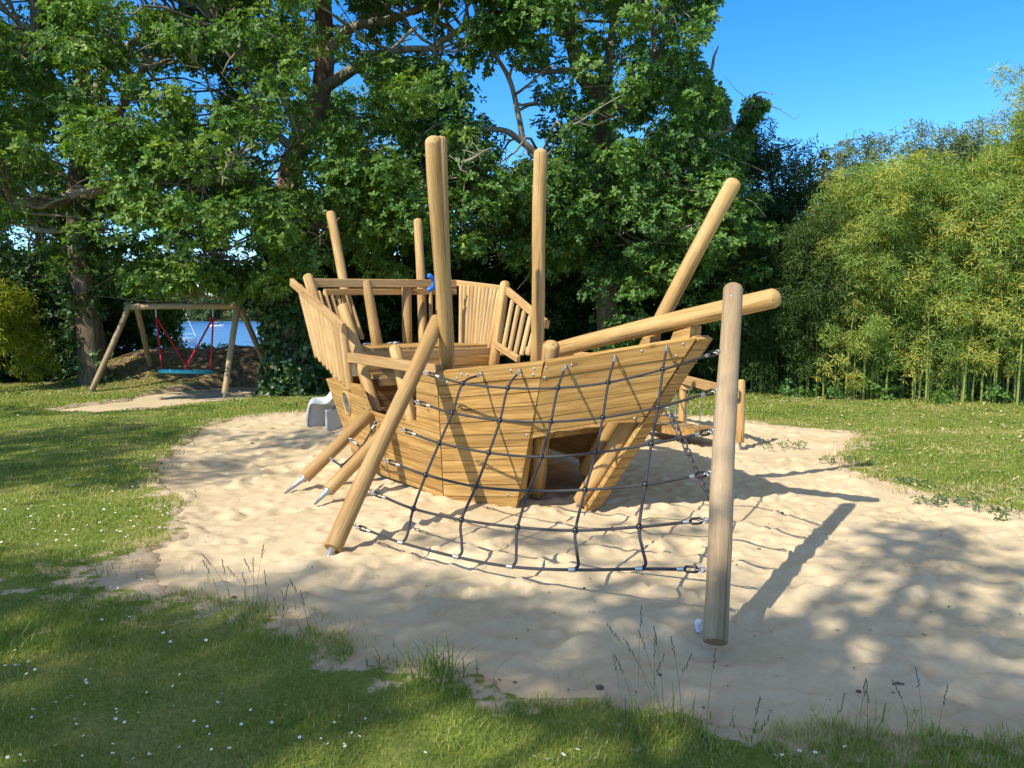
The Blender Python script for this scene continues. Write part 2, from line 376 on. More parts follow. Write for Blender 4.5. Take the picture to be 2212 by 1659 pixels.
def lawn_mat():
    t = NT('lawn'); g = t.n('ShaderNodeNewGeometry').outputs['Position']; e = t.attr('edge'); wld = t.attr('soil')
    n = t.noise(g, .9, 6, .6); f = t.noise(g, 35, 5, .7); n3 = t.noise(g, 5, 5, .65)
    c = t.ramp(n, (.3, (.10, .15, .026)), (.5, (.17, .205, .042)), (.68, (.30, .275, .10)))
    c = t.mix(.5, c, t.ramp(f, (.3, (.45, .45, .45)), (.7, (1.5, 1.45, 1.3))), 'MULTIPLY')
    soil = t.ramp(n3, (.3, (.30, .225, .14)), (.5, (.46, .355, .235)), (.7, (.53, .42, .28)))
    k = t.math('ADD', e, t.math('MULTIPLY', t.math('SUBTRACT', n3, .5), 2.3))
    c = t.mix(t.ramp(k, (.45, (0, 0, 0)), (.62, (1, 1, 1))), c, soil)
    leafy = t.ramp(t.noise(g, 6, 8, .8), (.35, (.05, .032, .018)), (.5, (.17, .115, .06)), (.62, (.38, .27, .16)))
    c = t.mix(wld, c, leafy)
    marsh = t.ramp(t.noise(t.scaled(g, (.05, .3, 1)), 1.0, 4), (.35, (.16, .20, .07)), (.65, (.30, .30, .14)))
    c = t.mix(t.attr('marsh'), c, marsh)
    t.base(c); t.set(Roughness=.9, Specular_IOR_Level=.12); t.bump(t.math('ADD', f, n3), .8, .02); return t.m
ridge = np.exp(-((Y-18.9)/2.2)**2)*smooth(-11.5, -10, X)*(1-smooth(-2.2, -.3, X)); under = smooth(17.2, 18.2, Y)
soil = np.clip(np.maximum(ridge*1.3, under*(Y < 45)), 0, 1)
lawn = npmesh('lawn', np.stack([X, Y, Z], -1).reshape(-1, 3), gridfaces(len(xs), len(ys)), lawn_mat(), smooth=True,
              extra=dict(edge=np.exp(-np.clip(LAWN_D, 0, 9)/.20).ravel()*.75+.48*np.exp(-(((X+2.75)/1.25)**2+((Y-4.75)/.62)**2)).ravel()+.25*np.exp(-(((X-6.5)/2.5)**2+((Y-9.3)/1.0)**2)).ravel(), soil=soil.ravel(), marsh=smooth(45, 60, Y).ravel()))
tag(lawn, kind='structure')
def sand_mat():
    t = NT('sand'); g = t.n('ShaderNodeNewGeometry').outputs['Position']
    n = t.noise(g, 1.3, 5, .6); f = t.noise(g, 220, 3, .6); m = t.noise(g, 14, 5, .6)
    c = t.ramp(n, (.3, (.49, .385, .235)), (.5, (.55, .44, .28)), (.7, (.60, .49, .325)))
    c = t.mix(.5, c, t.ramp(m, (.3, (.84, .82, .80)), (.7, (1.1, 1.1, 1.1))), 'MULTIPLY')
    c = t.mix(t.ramp(f, (.66, (0, 0, 0)), (.72, (.5, .5, .5))), c, (.20, .14, .09))
    c = t.mix(t.math('MULTIPLY', t.attr('edge'), .7), c, (.36, .26, .17))
    t.base(c); t.set(Roughness=.95, Specular_IOR_Level=.15)
    t.bump(t.math('ADD', t.math('MULTIPLY', f, .25), m), .6, .012); return t.m
MS = sand_mat()
sx = np.arange(-4.6, 12.6, .035); sy = np.concatenate([np.arange(2.4, 9.5, .032), np.arange(9.5, 13.5, .05)])
SXg, SYg, SZg = grid(sx, sy, sandz); D = pitd(SXg, SYg)
hole = lambda cx, cy, r, dep: -dep*np.exp(-((SXg-cx)**2+(SYg-cy)**2)/r**2)
SZg = SZg+hole(1.04, 3.84, .22, .04)+hole(.62, 6.6, .3, .03)+.10*np.exp(-((SXg+2.2)**2/.8+(SYg-10.9)**2/.3))
SZg = SZg+.035*np.exp(-(np.clip(-D, 0, 9)/.35)**2)-.30*smooth(0, .22, D)
c4 = D[:-1, :-1] < .26
sand = npmesh('sand', np.stack([SXg, SYg, SZg], -1).reshape(-1, 3), gridfaces(len(sx), len(sy), c4), MS, smooth=True, extra=dict(edge=np.exp(-np.clip(-D, 0, 9)/.12).ravel()))
tag(sand, kind='structure')
px_ = np.arange(-11.5, -3, .07); py_ = np.arange(11.5, 19, .07)
PXg, PYg, PZg = grid(px_, py_, sandz); PZg = PZg*.5-.03; D2 = patd(PXg, PYg)
sp = npmesh('sand_patch', np.stack([PXg, PYg, PZg], -1).reshape(-1, 3), gridfaces(len(px_), len(py_), D2[:-1, :-1] < .3), MS, smooth=True, extra=dict(edge=np.zeros(PXg.size)))
tag(sp, kind='structure')
def sand_at(x, y):
    i = int(np.clip(np.searchsorted(sx, x), 0, len(sx)-1)); j = int(np.clip(np.searchsorted(sy, y), 0, len(sy)-1)); return float(SZg[i, j])
# lake
def water_mat():
    t = NT('lake_water'); g = t.n('ShaderNodeNewGeometry').outputs['Position']
    n = t.noise(t.scaled(g, (.5, .9, 1)), 1.0, 5, .65); t.base(t.ramp(n, (.4, (.015, .075, .22)), (.6, (.05, .17, .38)))); t.set(Roughness=.22, Specular_IOR_Level=.5)
    t.bump(n, 1.0, .6); return t.m
mb = MB(); mb.add([(-900, 120, -4.5), (700, 120, -4.5), (700, 470, -4.5), (-900, 470, -4.5)], [(0, 1, 2, 3)], 0)
tag(mb.build('lake', water_mat()), kind='structure')

# ------------------------------------------------------------------ foliage
def rot_to(d):                      # orthonormal bases for direction arrays (n,3)
    a = np.where(np.abs(d[:, 2:3]) < .9, np.array([[0, 0, 1.]]), np.array([[1., 0, 0]]))
    x = np.cross(a, d); x /= np.linalg.norm(x, axis=1, keepdims=True)+1e-9; y = np.cross(d, x); return x, y
def unit(a): return a/(np.linalg.norm(a, axis=1, keepdims=True)+1e-9)
def leaves(name, C, rad, tips, nl, L, W, mat, parent=None, flat=.6, up=.75, droop=0., seed=1, vb=None, keep=None, spread=.9, lobed=False):
    r = np.random.RandomState(seed); C = np.asarray(C, float); rad = np.broadcast_to(rad, (len(C),))
    n = len(C)*tips; c = np.repeat(C, tips, 0); rr = np.repeat(rad, tips)
    d = unit(r.normal(size=(n, 3))); q = r.uniform(.25, 1, n)**.5
    cv = np.repeat(r.uniform(0, 1, len(C)) if vb is None else np.asarray(vb), tips)
    # lumpy cluster: angular modulation
    ph = np.repeat(r.uniform(0, 6.28, len(C)), tips); lump = 1+.35*np.sin(3*np.arctan2(d[:, 1], d[:, 0])+ph)*np.sqrt(1-d[:, 2]**2)
    off = d*(rr*q*lump)[:, None]; off[:, 2] *= flat; tp = c+off
    if keep is not None: k = keep(tp); tp = tp[k]; d = d[k]; cv = cv[k]; n = len(tp)
    ax = unit(d*spread+np.array([0, 0, up])+r.normal(size=(n, 3))*.35)
    X_, Y_ = rot_to(ax); tp = np.repeat(tp, nl, 0); ax = np.repeat(ax, nl, 0); X_ = np.repeat(X_, nl, 0); Y_ = np.repeat(Y_, nl, 0); cv = np.repeat(cv, nl)
    m = len(tp); a = (np.tile(np.arange(nl), n)*2.4+np.repeat(r.uniform(0, 6.28, n), nl)); ca = np.cos(a)[:, None]; sa = np.sin(a)[:, None]
    el = r.uniform(.05, .75, m)[:, None]
    dl = unit(X_*ca+Y_*sa+ax*el+np.array([0, 0, -1.])*droop+r.normal(size=(m, 3))*.12)
    nr = unit(ax-dl*np.sum(ax*dl, 1, keepdims=True)); nr = unit(nr+r.normal(size=(m, 3))*.30); nr = unit(nr-dl*np.sum(nr*dl, 1, keepdims=True)); s = np.cross(dl, nr)
    l = (L*r.uniform(.65, 1.25, m))[:, None]; w = (W*r.uniform(.7, 1.2, m))[:, None]
    base = tp+dl*l*.08
    p1 = base+dl*l*.30-s*w*.34+nr*w*.10; p1b = base+dl*l*.68-s*w*.5+nr*w*.12; p2 = base+dl*l-nr*l*.12; p3b = base+dl*l*.68+s*w*.5+nr*w*.12; p3 = base+dl*l*.30+s*w*.34+nr*w*.10
    var = np.clip(.5*cv+.5*r.uniform(0, 1, m)+r.normal(size=m)*.05, 0, 1)
    if lobed:
        V = np.stack([base, p1, p1b, p2, p3b, p3], 1).reshape(-1, 3); i = np.arange(m)[:, None]*6
        Fc = np.concatenate([i+np.array([[0, 3, 2, 1]]), i+np.array([[0, 5, 4, 3]])], 0); var = np.tile(var, 2)
    else:
        mid = lerp(p1, p1b, .65); mid2 = lerp(p3, p3b, .65)
        V = np.stack([base, mid, p2, mid2], 1).reshape(-1, 3); i = np.arange(m)[:, None]*4
        Fc = np.concatenate([i+np.array([[0, 2, 1]]), i+np.array([[0, 3, 2]])], 0); var = np.tile(var, 2)
    Mx = Matrix.Translation(wm(parent).translation) if parent else Matrix.Translation(Vector(C.mean(0)))
    return npmesh(name, V, Fc, mat, parent, var, Mx)
def ell(n, c, r, seed, lo=.0, shell=.55):
    q = np.random.RandomState(seed); d = unit(q.normal(size=(n, 3))); k = q.uniform(shell**3, 1, n)**(1/3)
    p = np.array(c)+d*k[:, None]*np.array(r); return p[p[:, 2] > lo]
def bend(a, b, n=6, amt=.1, seed=0, sag=0):
    r = random.Random(seed); a = Vector(a); b = Vector(b); L = (b-a).length; pts = []
    o = [Vector((r.uniform(-1, 1), r.uniform(-1, 1), r.uniform(-1, 1)))*amt*L for _ in range(3)]
    for i in range(n+1):
        t = i/n; q = a.lerp(b, t)+o[0]*math.sin(math.pi*t)+o[1]*.5*math.sin(2*math.pi*t)+o[2]*.35*math.sin(3*math.pi*t); q.z -= sag*math.sin(math.pi*t)*L; pts.append(q)
    return pts
def branches(mb, limbs, C, r, seed=0, maxn=200):
    """thin twiggy branches from the nearest limb point to cluster centres"""
    pts = np.array([p for l in limbs for p in l]); rg = np.random.RandomState(seed)
    idx = rg.permutation(len(C))[:maxn]
    for k in idx:
        c = C[k]; dd = pts-c; dist = np.linalg.norm(dd, axis=1)+np.clip(pts[:, 2]-c[2], 0, 9)*.7; j = int(np.argmin(dist))
        if dist[j] > 4.5: continue
        path = bend(pts[j], c, 6, .16, int(k)+seed*1000, -.05); mb.tube(path, [r*(1-.8*i/6) for i in range(7)], 5, False, smooth=True)
        e = path[-2]
        for q in range(2):
            t = Vector(c)+Vector(rg.normal(size=3)*.38); mb.tube(bend(path[3+q], t, 4, .2, int(k)*7+q), [r*.4, r*.33, r*.25, r*.18, r*.08], 3, False)
# view polygons (in the photograph's layout) that show sky or lake: crowns leave them open
SKY_R = [(1562, -900), (1560, 0), (1545, 60), (1512, 118), (1520, 150), (1545, 175), (1575, 210), (1575, 300), (1588, 330), (1600, 345), (1640, 330), (1700, 400), (2400, 400), (2400, -900)]
LAKE = [(262, 653), (340, 654), (440, 652), (530, 653), (560, 690), (590, 712), (585, 745), (540, 790), (450, 775), (372, 748), (330, 760), (330, 690), (262, 672)]
HOLES = [(1092, 232, 40, 52), (1083, 150, 20, 26), (1125, 205, 26, 15), (1100, 330, 20, 26), (890, 25, 34, 20), (882, 90, 15, 18), (1010, 22, 22, 16), (402, 175, 12, 12), (460, 190, 14, 22), (600, 385, 20, 14), (255, 490, 13, 9), (330, 500, 14, 10), (30, 500, 16, 26), (60, 520, 22, 10),
         (1245, 190, 14, 10), (1345, 92, 7, 20), (1200, 120, 10, 10), (512, 520, 22, 10), (575, 560, 15, 10), (430, 250, 10, 12), (615, 300, 10, 8), (250, 210, 9, 12), (700, 130, 10, 8), (980, 150, 14, 10), (1160, 330, 12, 14)]
_rg = random.Random(21)
HOLES += [(_rg.uniform(20, 1500), _rg.uniform(0, 330), _rg.uniform(5, 12), _rg.uniform(5, 12)) for _ in range(26)]+[(_rg.uniform(20, 1250), _rg.uniform(330, 560), _rg.uniform(4, 10), _rg.uniform(4, 10)) for _ in range(16)]
def clear(p, m=0):
    u, v = proj(p); k = ~inpoly(u, v, SKY_R) & ~inpoly(u, v, LAKE)
    for a, b, rx, ry in HOLES: k &= (((u-a)/(rx+m))**2+((v-b)/(ry+m))**2) > 1
    return k
def openlimbs(cf, lines, w=9, pr=.8):
    L_ = np.array([tuple(q) for l in lines for q in densify(l)]); lu, lv = proj(L_)
    def f(p):
        k = cf(p); u, v = proj(p); q = np.random.RandomState(1).uniform(size=len(p)) < pr
        for a in range(0, len(p), 4000):
            sl = slice(a, a+4000); du = u[sl, None]-lu[None]; dv = v[sl, None]-lv[None]; m = ((du*du+dv*dv) < w*w) & (p[sl, 1][:, None] < L_[None, :, 1]+.1)
            k[sl] &= ~(m.any(1) & q[sl])
        return k
    return f
def tree(name, base, trunks, limbs, C, rad, label, barkm, leafm, tips=38, nl=6, L=.098, W=.054, seed=1, maxb=170, group=None, clearf=clear, limbm=None, flat=.6, cat='tree', show=None, pr=.75):
    if show: clearf = openlimbs(clearf, show, 9, pr)
    root = empty(name, base); tag(root, label, cat, group)
    mb = MB()
    for pts, rr in trunks: mb.tube(pts, rr, 12, False, wob=.10)
    mb.build('trunk', barkm, root)
    lb = MB()
    for pts, rr in limbs: lb.tube(pts, rr, 8, False, wob=.12)
    lines = [p for p, _ in trunks]+[p for p, _ in limbs]
    branches(lb, [[tuple(q) for q in densify(l)] for l in lines], C, .032, seed, maxb)
    lb.build('branches', limbm or M['limb'], root)
    leaves('crown', C, rad, tips, nl, L, W, leafm, root, seed=seed, keep=clearf, flat=flat, lobed=True)
    return root
def densify(l):
    o = []
    for a, b in zip(l[:-1], l[1:]):
        a = Vector(a); b = Vector(b); n = max(1, int((b-a).length/.25))
        o += [a.lerp(b, i/n) for i in range(n)]
    return o+[Vector(l[-1])]
def crv(px, rr, n=4):                  # pixel+depth polyline smoothed into a limb, radii interpolated
    k = [P(*q) for q in px]; out = []; ro = []
    for i in range(len(k)-1):
        p0 = k[max(i-1, 0)]; p1 = k[i]; p2 = k[i+1]; p3 = k[min(i+2, len(k)-1)]
        for j in range(n):
            t = j/n; out.append(.5*((2*p1)+(p2-p0)*t+(2*p0-5*p1+4*p2-p3)*t*t+(3*p1-p0-3*p2+p3)*t**3)); ro.append(lerp(rr[0], rr[1], (i+t)/(len(k)-1)))
    out.append(k[-1]); ro.append(rr[1]); return out, ro
def cull(C, m=22, front=None):
    C = C[clear(C, m)]; nn = fbm(C[:, 0]*.95+C[:, 1]*.35, C[:, 2]*1.15-C[:, 1]*.3, 91, 2); C = C[(nn > .33) | (C[:, 1] > 16.6)]
    u, v = proj(C); k = (u > -420) & (u < 2700) & (v > -620); C = C[k]
    return C
# --- oak A (left, ivy on trunk)
tA = crv([(203, 845, 17), (196, 740, 17), (176, 560, 17), (168, 400, 17.1), (185, 230, 17.2), (160, 60, 17.3), (150, -160, 17.5)], (.31, .13))
tA[1][0] = .40; tA[1][1] = .33
lA = [crv([(172, 410, 17), (120, 440, 16), (70, 432, 15), (20, 445, 14.6)], (.13, .05)),
      crv([(172, 425, 17), (235, 400, 16), (300, 375, 15.3), (345, 335, 15), (370, 300, 15)], (.15, .05)),
      crv([(180, 300, 17), (250, 250, 16.2), (290, 180, 15.8), (330, 120, 15.6)], (.13, .04)),
      crv([(180, 250, 17), (120, 180, 16.2), (70, 90, 15.5)], (.12, .04)),
      crv([(190, 240, 17), (240, 140, 17), (330, 60, 16.5), (420, 20, 16)], (.13, .05)),
      crv([(178, 480, 17), (110, 500, 18), (20, 480, 19)], (.10, .04))]
CA = np.concatenate([ell(270, (-9.3, 15.6, 6.2), (4.6, 3.4, 4.4), 1, 2.5), ell(120, (-11.2, 15, 7.3), (3.5, 3, 3.4), 2, 3.4), ell(70, (-8.6, 14.2, 4.0), (3.2, 1.6, 1.6), 3, 2.6), ell(60, (-8, 17, 9.5), (5, 4, 2.2), 4), ell(110, (-9.2, 14.6, 7.6), (4.6, 2.2, 2.0), 5), ell(60, (-9, 17.5, 6.0), (5, 1.2, 2.6), 6), ell(90, (-11.5, 19.0, 3.5), (3.4, .7, 2.0), 7, .8, .2)])
CA = cull(CA)
u, v = proj(CA); CA = CA[~((v > 470) & (u < 165) & (CA[:, 1] < 17.5)) & ~((CA[:, 0] < -12.0) & (CA[:, 1] < 15.2) & (CA[:, 2] < 8)) & ~((v > 652))]
oakA = tree('oak_tree', tuple(G(203, 842)), [tA], lA, CA, R.uniform(.32, .62, len(CA)), 'big oak at the far left whose brown ivy-clad trunk stands behind the swing frame', M['bark'], M['oakleaf'], seed=3, maxb=230, tips=44, show=[tA[0]]+[l[0] for l in lA[:4]])
# --- oak B (ivy clad, middle)
tB = crv([(632, 850, 16.2), (628, 700, 16.2), (615, 540, 16.2), (622, 420, 16.2), (640, 330, 16.3), (690, 210, 16.4), (702, 90, 16.5), (690, -60, 16.6), (680, -200, 16.8)], (.34, .14))
lB = [crv([(690, 215, 16.4), (600, 150, 15.8), (540, 130, 15.2), (470, 60, 14.8)], (.12, .05)), crv([(700, 190, 16.4), (780, 140, 15.6), (850, 110, 15.2), (940, 105, 15)], (.13, .05)),
      crv([(625, 440, 16.2), (560, 400, 15.2), (505, 380, 14.6), (500, 350, 14.4)], (.10, .035)), crv([(640, 330, 16.3), (560, 250, 15.8), (545, 190, 15.6), (500, 120, 15.4)], (.11, .04)),
      crv([(702, 120, 16.5), (760, 60, 16), (850, 40, 15.4), (920, 10, 15.2)], (.12, .05)), crv([(640, 480, 16.2), (690, 490, 15.4), (740, 470, 15.0)], (.08, .03)),
      crv([(660, 300, 16.3), (620, 230, 16), (560, 60, 16)], (.12, .05))]
CB = np.concatenate([ell(250, (-4.2, 15.0, 6.2), (4.3, 2.6, 4.2), 11, 2.3), ell(120, (-5.2, 13.7, 3.9), (3.2, 1.3, 1.8), 12, 2.25), ell(60, (-1.8, 14.6, 4.6), (1.8, 1.6, 2.4), 14, 2.0), ell(80, (-4, 16, 9.5), (5, 4, 2.2), 13), ell(40, (-3.4, 15.5, 3.2), (1.6, 1.2, 1.2), 15, 1.5), ell(100, (-3.6, 14.6, 7.5), (3.8, 2.0, 1.9), 16), ell(60, (-3.8, 17.3, 6.0), (4.2, 1.2, 2.6), 17), ell(110, (-7.0, 18.3, 3.6), (3.8, .7, 1.7), 18, 1.8, .2)])
CB = np.concatenate([cull(CB), np.array([P(u_, v_, y_) for u_, v_, y_ in zip(R.uniform(285, 610, 34), R.uniform(580, 622, 34), R.uniform(14.3, 15.6, 34))])]); u, v = proj(CB); CB = CB[~((v > 645) & (u < 620)) & ~((v > 590) & (u > 600) & (u < 700)) & (v < 700)]
oakB = tree('oak_tree', tuple(G(632, 850)), [tB], lB, CB, R.uniform(.32, .60, len(CB)), 'oak with its lower trunk wrapped in dense ivy, between the swing frame and the ship', M['redbark'], M['oakleaf'], seed=5, maxb=230, tips=46, pr=.5, show=[tB[0][12:]]+[l[0] for l in lB])
# --- oak C (behind the ship, forked)
tC = crv([(1316, 850, 16.5), (1312, 700, 16.5), (1305, 560, 16.5), (1300, 440, 16.4), (1322, 375, 16.4), (1318, 320, 16.3), (1296, 262, 16.2), (1300, 215, 16.2), (1258, 170, 16.1), (1238, 115, 16), (1230, 40, 16), (1250, -80, 16.2)], (.24, .09))
lC = [crv([(1296, 262, 16.2), (1330, 232, 16), (1390, 190, 15.8), (1412, 130, 15.6), (1408, 60, 15.5)], (.11, .04)),
      crv([(1292, 425, 16.4), (1250, 392, 16), (1185, 352, 15.6), (1120, 300, 15.3), (1080, 280, 15.1), (1000, 282, 15)], (.10, .045)),
      crv([(1316, 640, 16.5), (1290, 400, 17), (1310, 180, 17.4), (1330, 20, 17.6)], (.20, .08)),
      crv([(1322, 380, 16.4), (1420, 330, 16.6), (1520, 300, 16.8), (1590, 275, 17), (1640, 230, 17)], (.10, .03)),
      crv([(1130, 304, 15.35), (1118, 240, 15.3), (1100, 170, 15.2), (1060, 110, 15), (1000, 60, 15)], (.06, .03)), crv([(1240, 150, 16), (1180, 155, 15.7), (1120, 150, 15.5)], (.06, .025)),
      crv([(1230, 40, 16), (1130, 30, 15.6), (1040, 40, 15.3), (940, 100, 15.1)], (.11, .05))]
CC = np.concatenate([ell(280, (1.9, 16.0, 6.4), (3.3, 2.6, 4.4), 21, 2.2), ell(90, (2.8, 15.0, 3.4), (2.6, 1.4, 1.7), 22, 1.2), ell(60, (-.6, 14.6, 3.9), (1.8, 1.3, 1.5), 23, 2.4), ell(80, (1.2, 16, 9.5), (5, 4, 2.2), 24),
                     ell(46, (-.8, 15, 7.0), (2.0, 1.6, 1.5), 25), ell(80, (2.0, 14.8, 7.2), (2.9, 1.8, 2.0), 26), ell(50, (1.8, 17.6, 5.4), (2.8, 1.0, 2.8), 27), np.array([P(1625, 245, 17), P(1612, 275, 17), P(1600, 310, 17), P(1652, 225, 17), P(1640, 300, 16.8), P(1632, 236, 17), P(1645, 222, 17), P(1618, 262, 16.9), P(1606, 292, 16.9), P(1598, 325, 16.8), P(1592, 340, 17), P(1350, 690, 15), P(1310, 735, 15), P(1360, 740, 15.4), P(1580, 640, 15.5), P(1540, 680, 15.5), P(1600, 600, 15.5), P(1500, 590, 15.3)])])
k = np.ones(len(CC), bool); u, v = proj(CC); sprig = (u > 1590) & (v > 200) & (v < 330)
kk = clear(CC, 22) | sprig; CC = CC[kk]; u, v = proj(CC); CC = CC[(v > -620) & ~((u > 1660) & (v > 330)) & (v < 770)]
def clearC(p):
    u, v = proj(p); return clear(p) | ((((u-1628)/36)**2+((v-240)/28)**2 < 1) | (((u-1608)/28)**2+((v-285)/30)**2 < 1) | (((u-1595)/30)**2+((v-330)/30)**2 < 1))
radC = R.uniform(.30, .58, len(CC)); u, v = proj(CC); radC[(u > 1588) & (v < 345)] = .24
oakC = tree('oak_tree', tuple(G(1316, 850)), [tC], lC, CC, radC, 'forked oak standing behind the bow of the ship, its crown edge against the blue sky', M['bark'], M['oakdark'], seed=8, maxb=230, tips=46, clearf=clearC, pr=.5, show=[tC[0][8:]]+[l[0] for i_, l in enumerate(lC) if i_ != 3])
for a, b in (((1527, 190, 16.5), (1552, 100, 16.5)), ((1592, 300, 17), (1571, 226, 17)), ((1571, 226, 17), (1580, 222, 17))): mb = MB(); mb.tube(bend(P(*a), P(*b), 4, .05, 3), [.05, .045, .035, .03, .015], 6, False); mb.build('dead_branch', M['limb'], oakC)
# bare pale twigs hanging in the canopy
def twigs(root, spots):
    for i, (a, b, r) in enumerate(spots):
        mb = MB(); pts = bend(P(*a), P(*b), 8, .12, 50+i); mb.tube(pts, [r*(1-.7*k/8) for k in range(9)], 5, False)
        for q in range(4):
            j = 2+q; e = pts[j]+Vector((random.uniform(-.5, .5), random.uniform(-.3, .3), random.uniform(-.2, .5))); mb.tube(bend(pts[j], e, 4, .2, i*9+q), [r*.5, r*.4, r*.3, r*.2, r*.1], 4, False)
        mb.build('bare_twig', M['limb'], root)
twigs(oakA, [((255, 395, 14.6), (380, 300, 14.2), .035), ((60, 130, 14), (130, 60, 13.8), .03), ((370, 130, 14.2), (280, 160, 14), .03), ((390, 60, 14.2), (300, 110, 14), .035), ((330, 190, 14), (350, 270, 13.8), .025), ((20, 440, 14), (150, 425, 13.8), .05), ((150, 425, 13.8), (300, 380, 14.4), .06)])
twigs(oakB, [((400, 380, 13), (440, 290, 12.8), .03), ((500, 330, 13), (480, 400, 12.8), .035), ((520, 90, 13.6), (480, 160, 13.4), .04), ((560, 70, 13.6), (680, 110, 13.6), .03), ((1000, 350, 13.2), (1060, 320, 13), .03), ((985, 340, 13.2), (1010, 372, 13), .02), ((900, 60, 14), (780, 130, 14), .04)])
# --- ivy
def ivy(pts, spread, n, seed, label, L=.10, group='ivy on the oak trunks', mat='ivyleaf'):
    r = np.random.RandomState(seed); pts = densify(pts); C = []
    for _ in range(n):
        p = np.array(pts[r.randint(len(pts))]); a = r.uniform(0, 6.28); s = spread*r.uniform(.8, 1.15); C.append(p+np.array([math.cos(a)*s, math.sin(a)*s, r.normal()*.08]))
    o = leaves('ivy', C, .17, 12, 3, L, L*.85, M[mat], None, flat=1, up=.3, droop=.35, seed=seed, lobed=True); tag(o, label, 'ivy', group); return o
ivy([P(628, 845, 16.2), P(625, 720, 16.2), P(612, 560, 16.2), P(618, 470, 16.2)], .42, 330, 31, 'thick curtain of glossy ivy around the trunk between swing and ship', .11)
ivy([P(640, 845, 15.9), P(645, 780, 16.0)], .50, 60, 33, 'low skirt of ivy leaves at the foot of the middle oak', .10)
ivy([P(190, 845, 16.9), P(186, 700, 16.9), P(160, 540, 16.9), P(160, 440, 16.9)], .33, 52, 35, 'thin ivy creeping up the left side of the far left oak trunk', .11)

# --- shrubs, hedges and background trees
def bush(name, C, rad, label, leafm, cat='shrub', tips=40, nl=5, L=.12, W=.06, seed=1, stems=6, keep=None, group=None, droop=0, flat=.8, base=None, stemr=.03, barkm='bark'):
    C = np.asarray(C); b = base or (float(C[:, 0].mean()), float(C[:, 1].mean()), float(landz(np.array([C[:, 0].mean()]), np.array([C[:, 1].mean()]))[0])-.03)
    root = empty(name, b); tag(root, label, cat, group); mb = MB(); rr = random.Random(seed)
    for i in range(stems):
        e = C[rr.randrange(len(C))]; mb.tube(bend((b[0]+rr.uniform(-.5, .5), b[1]+rr.uniform(-.3, .3), b[2]), e, 6, .08, seed+i), [stemr*(1-.12*k) for k in range(7)], 6, False)
    mb.build('stem', M[barkm], root)
    leaves('foliage', C, rad, tips, nl, L, W, leafm, root, flat=flat, up=.3, droop=droop, seed=seed, keep=keep)
    return root
def clearL(p): u, v = proj(p); return ~inpoly(u, v, LAKE) & ~inpoly(u, v, SKY_R)
dk = M['shrubleaf']
for i, (u0, Yc, zt, rx, ry, n, lab) in enumerate([
        (-40, 19, 3.0, 2.6, 1.5, 85, 'dark evergreen shrub at the left edge below the yellow bamboo'), (110, 20.5, 3.2, 1.9, 1.4, 70, 'dark shrub just left of the far left oak trunk'),
        (300, 21.5, 1.9, 1.4, 1.0, 45, 'low dark bush behind the left legs of the swing frame'), (700, 19.5, 4.4, 2.0, 1.4, 85, 'tall dark shrub behind the left corner of the ship stern'),
        (880, 20.5, 4.6, 2.2, 1.4, 95, 'tall dark shrub behind the slide end of the ship'), (1080, 20, 4.2, 2.2, 1.4, 95, 'dense dark shrub behind the slatted stern screen'),
        (1260, 20.5, 4.6, 2.2, 1.4, 95, 'dense dark shrub behind the tall straight mast'), (1450, 20, 4.6, 2.2, 1.4, 100, 'dark laurel mass behind the ship bow'), (1600, 18.2, 4.4, 1.7, 1.2, 90, 'dark bush behind the bowsprit tip')]):
    x = (u0-1106)/FPX*Yc; C = ell(n, (x, Yc, zt*.47), (rx, ry, zt*.55), 100+i, .1, .5)
    if i != 2: C = np.concatenate([C, ell(42, (x, Yc-.3, .7), (rx*1.15, .7, 1.0), 700+i, -.1, .2), ell(50, (x, Yc+1.0, 1.9), (rx*1.2, .5, 1.3), 720+i, -.1, .1)])
    if i == 2: C = C[clear(C, 10)]
    bush('shrub', C, .5, lab, dk, seed=60+i, keep=clearL, L=.15, W=.08, tips=34, group='dark shrubs under the oaks')
# small bush hiding the boat, in front of lake
C = ell(26, tuple(P(345, 705, 21)), (.62, .5, .85), 130, -.2, .2)
bush('shrub', C, .26, 'leafy bush in front of the moored sailing boat', M['oakdark'], seed=71, L=.13, W=.075, tips=22, keep=lambda p: ~((proj(p)[0] > 412)))
C = ell(24, tuple(P(470, 768, 22)), (1.8, .4, .16), 131, -.9, .2)
bush('shrub', C, .2, 'low brambles along the crest of the earth bank before the lake', M['oakdark'], seed=72, L=.12, W=.07, tips=16)
# far background trees behind, seen between trunks
for i, (u0, Yc, zc, rx, rz, n, lab) in enumerate([(60, 27, 5, 4.5, 4.5, 120, 'tall tree in the background beyond the left hedge'), (760, 26, 5.5, 4.0, 3.8, 110, 'background tree seen between the ivy oak and the ship masts'), (1010, 28, 4.5, 3.2, 3.2, 90, 'background tree seen low between the tall masts'), (1440, 26, 6.0, 3.2, 3.6, 110, 'background tree behind the forked oak')]):
    x = (u0-1106)/FPX*Yc; C = cull(ell(n, (x, Yc, zc), (rx, 2.0, rz), 150+i, .6, .4), 30); C = C[(lambda uv: ~((uv[1] < 250) & (uv[0] > 1000) & (uv[0] < 1150)))(proj(C))]
    b = (x, Yc, 0); root = tree('background_tree', b, [(bend((x, Yc, -.3), (x+.5, Yc, zc+1.5), 8, .04, i), [.2-.015*k for k in range(9)])], [], C, .62, lab, M['bark'], M['oakdark'], seed=90+i, maxb=40, tips=34, nl=5, L=.17, W=.10, group='background trees')
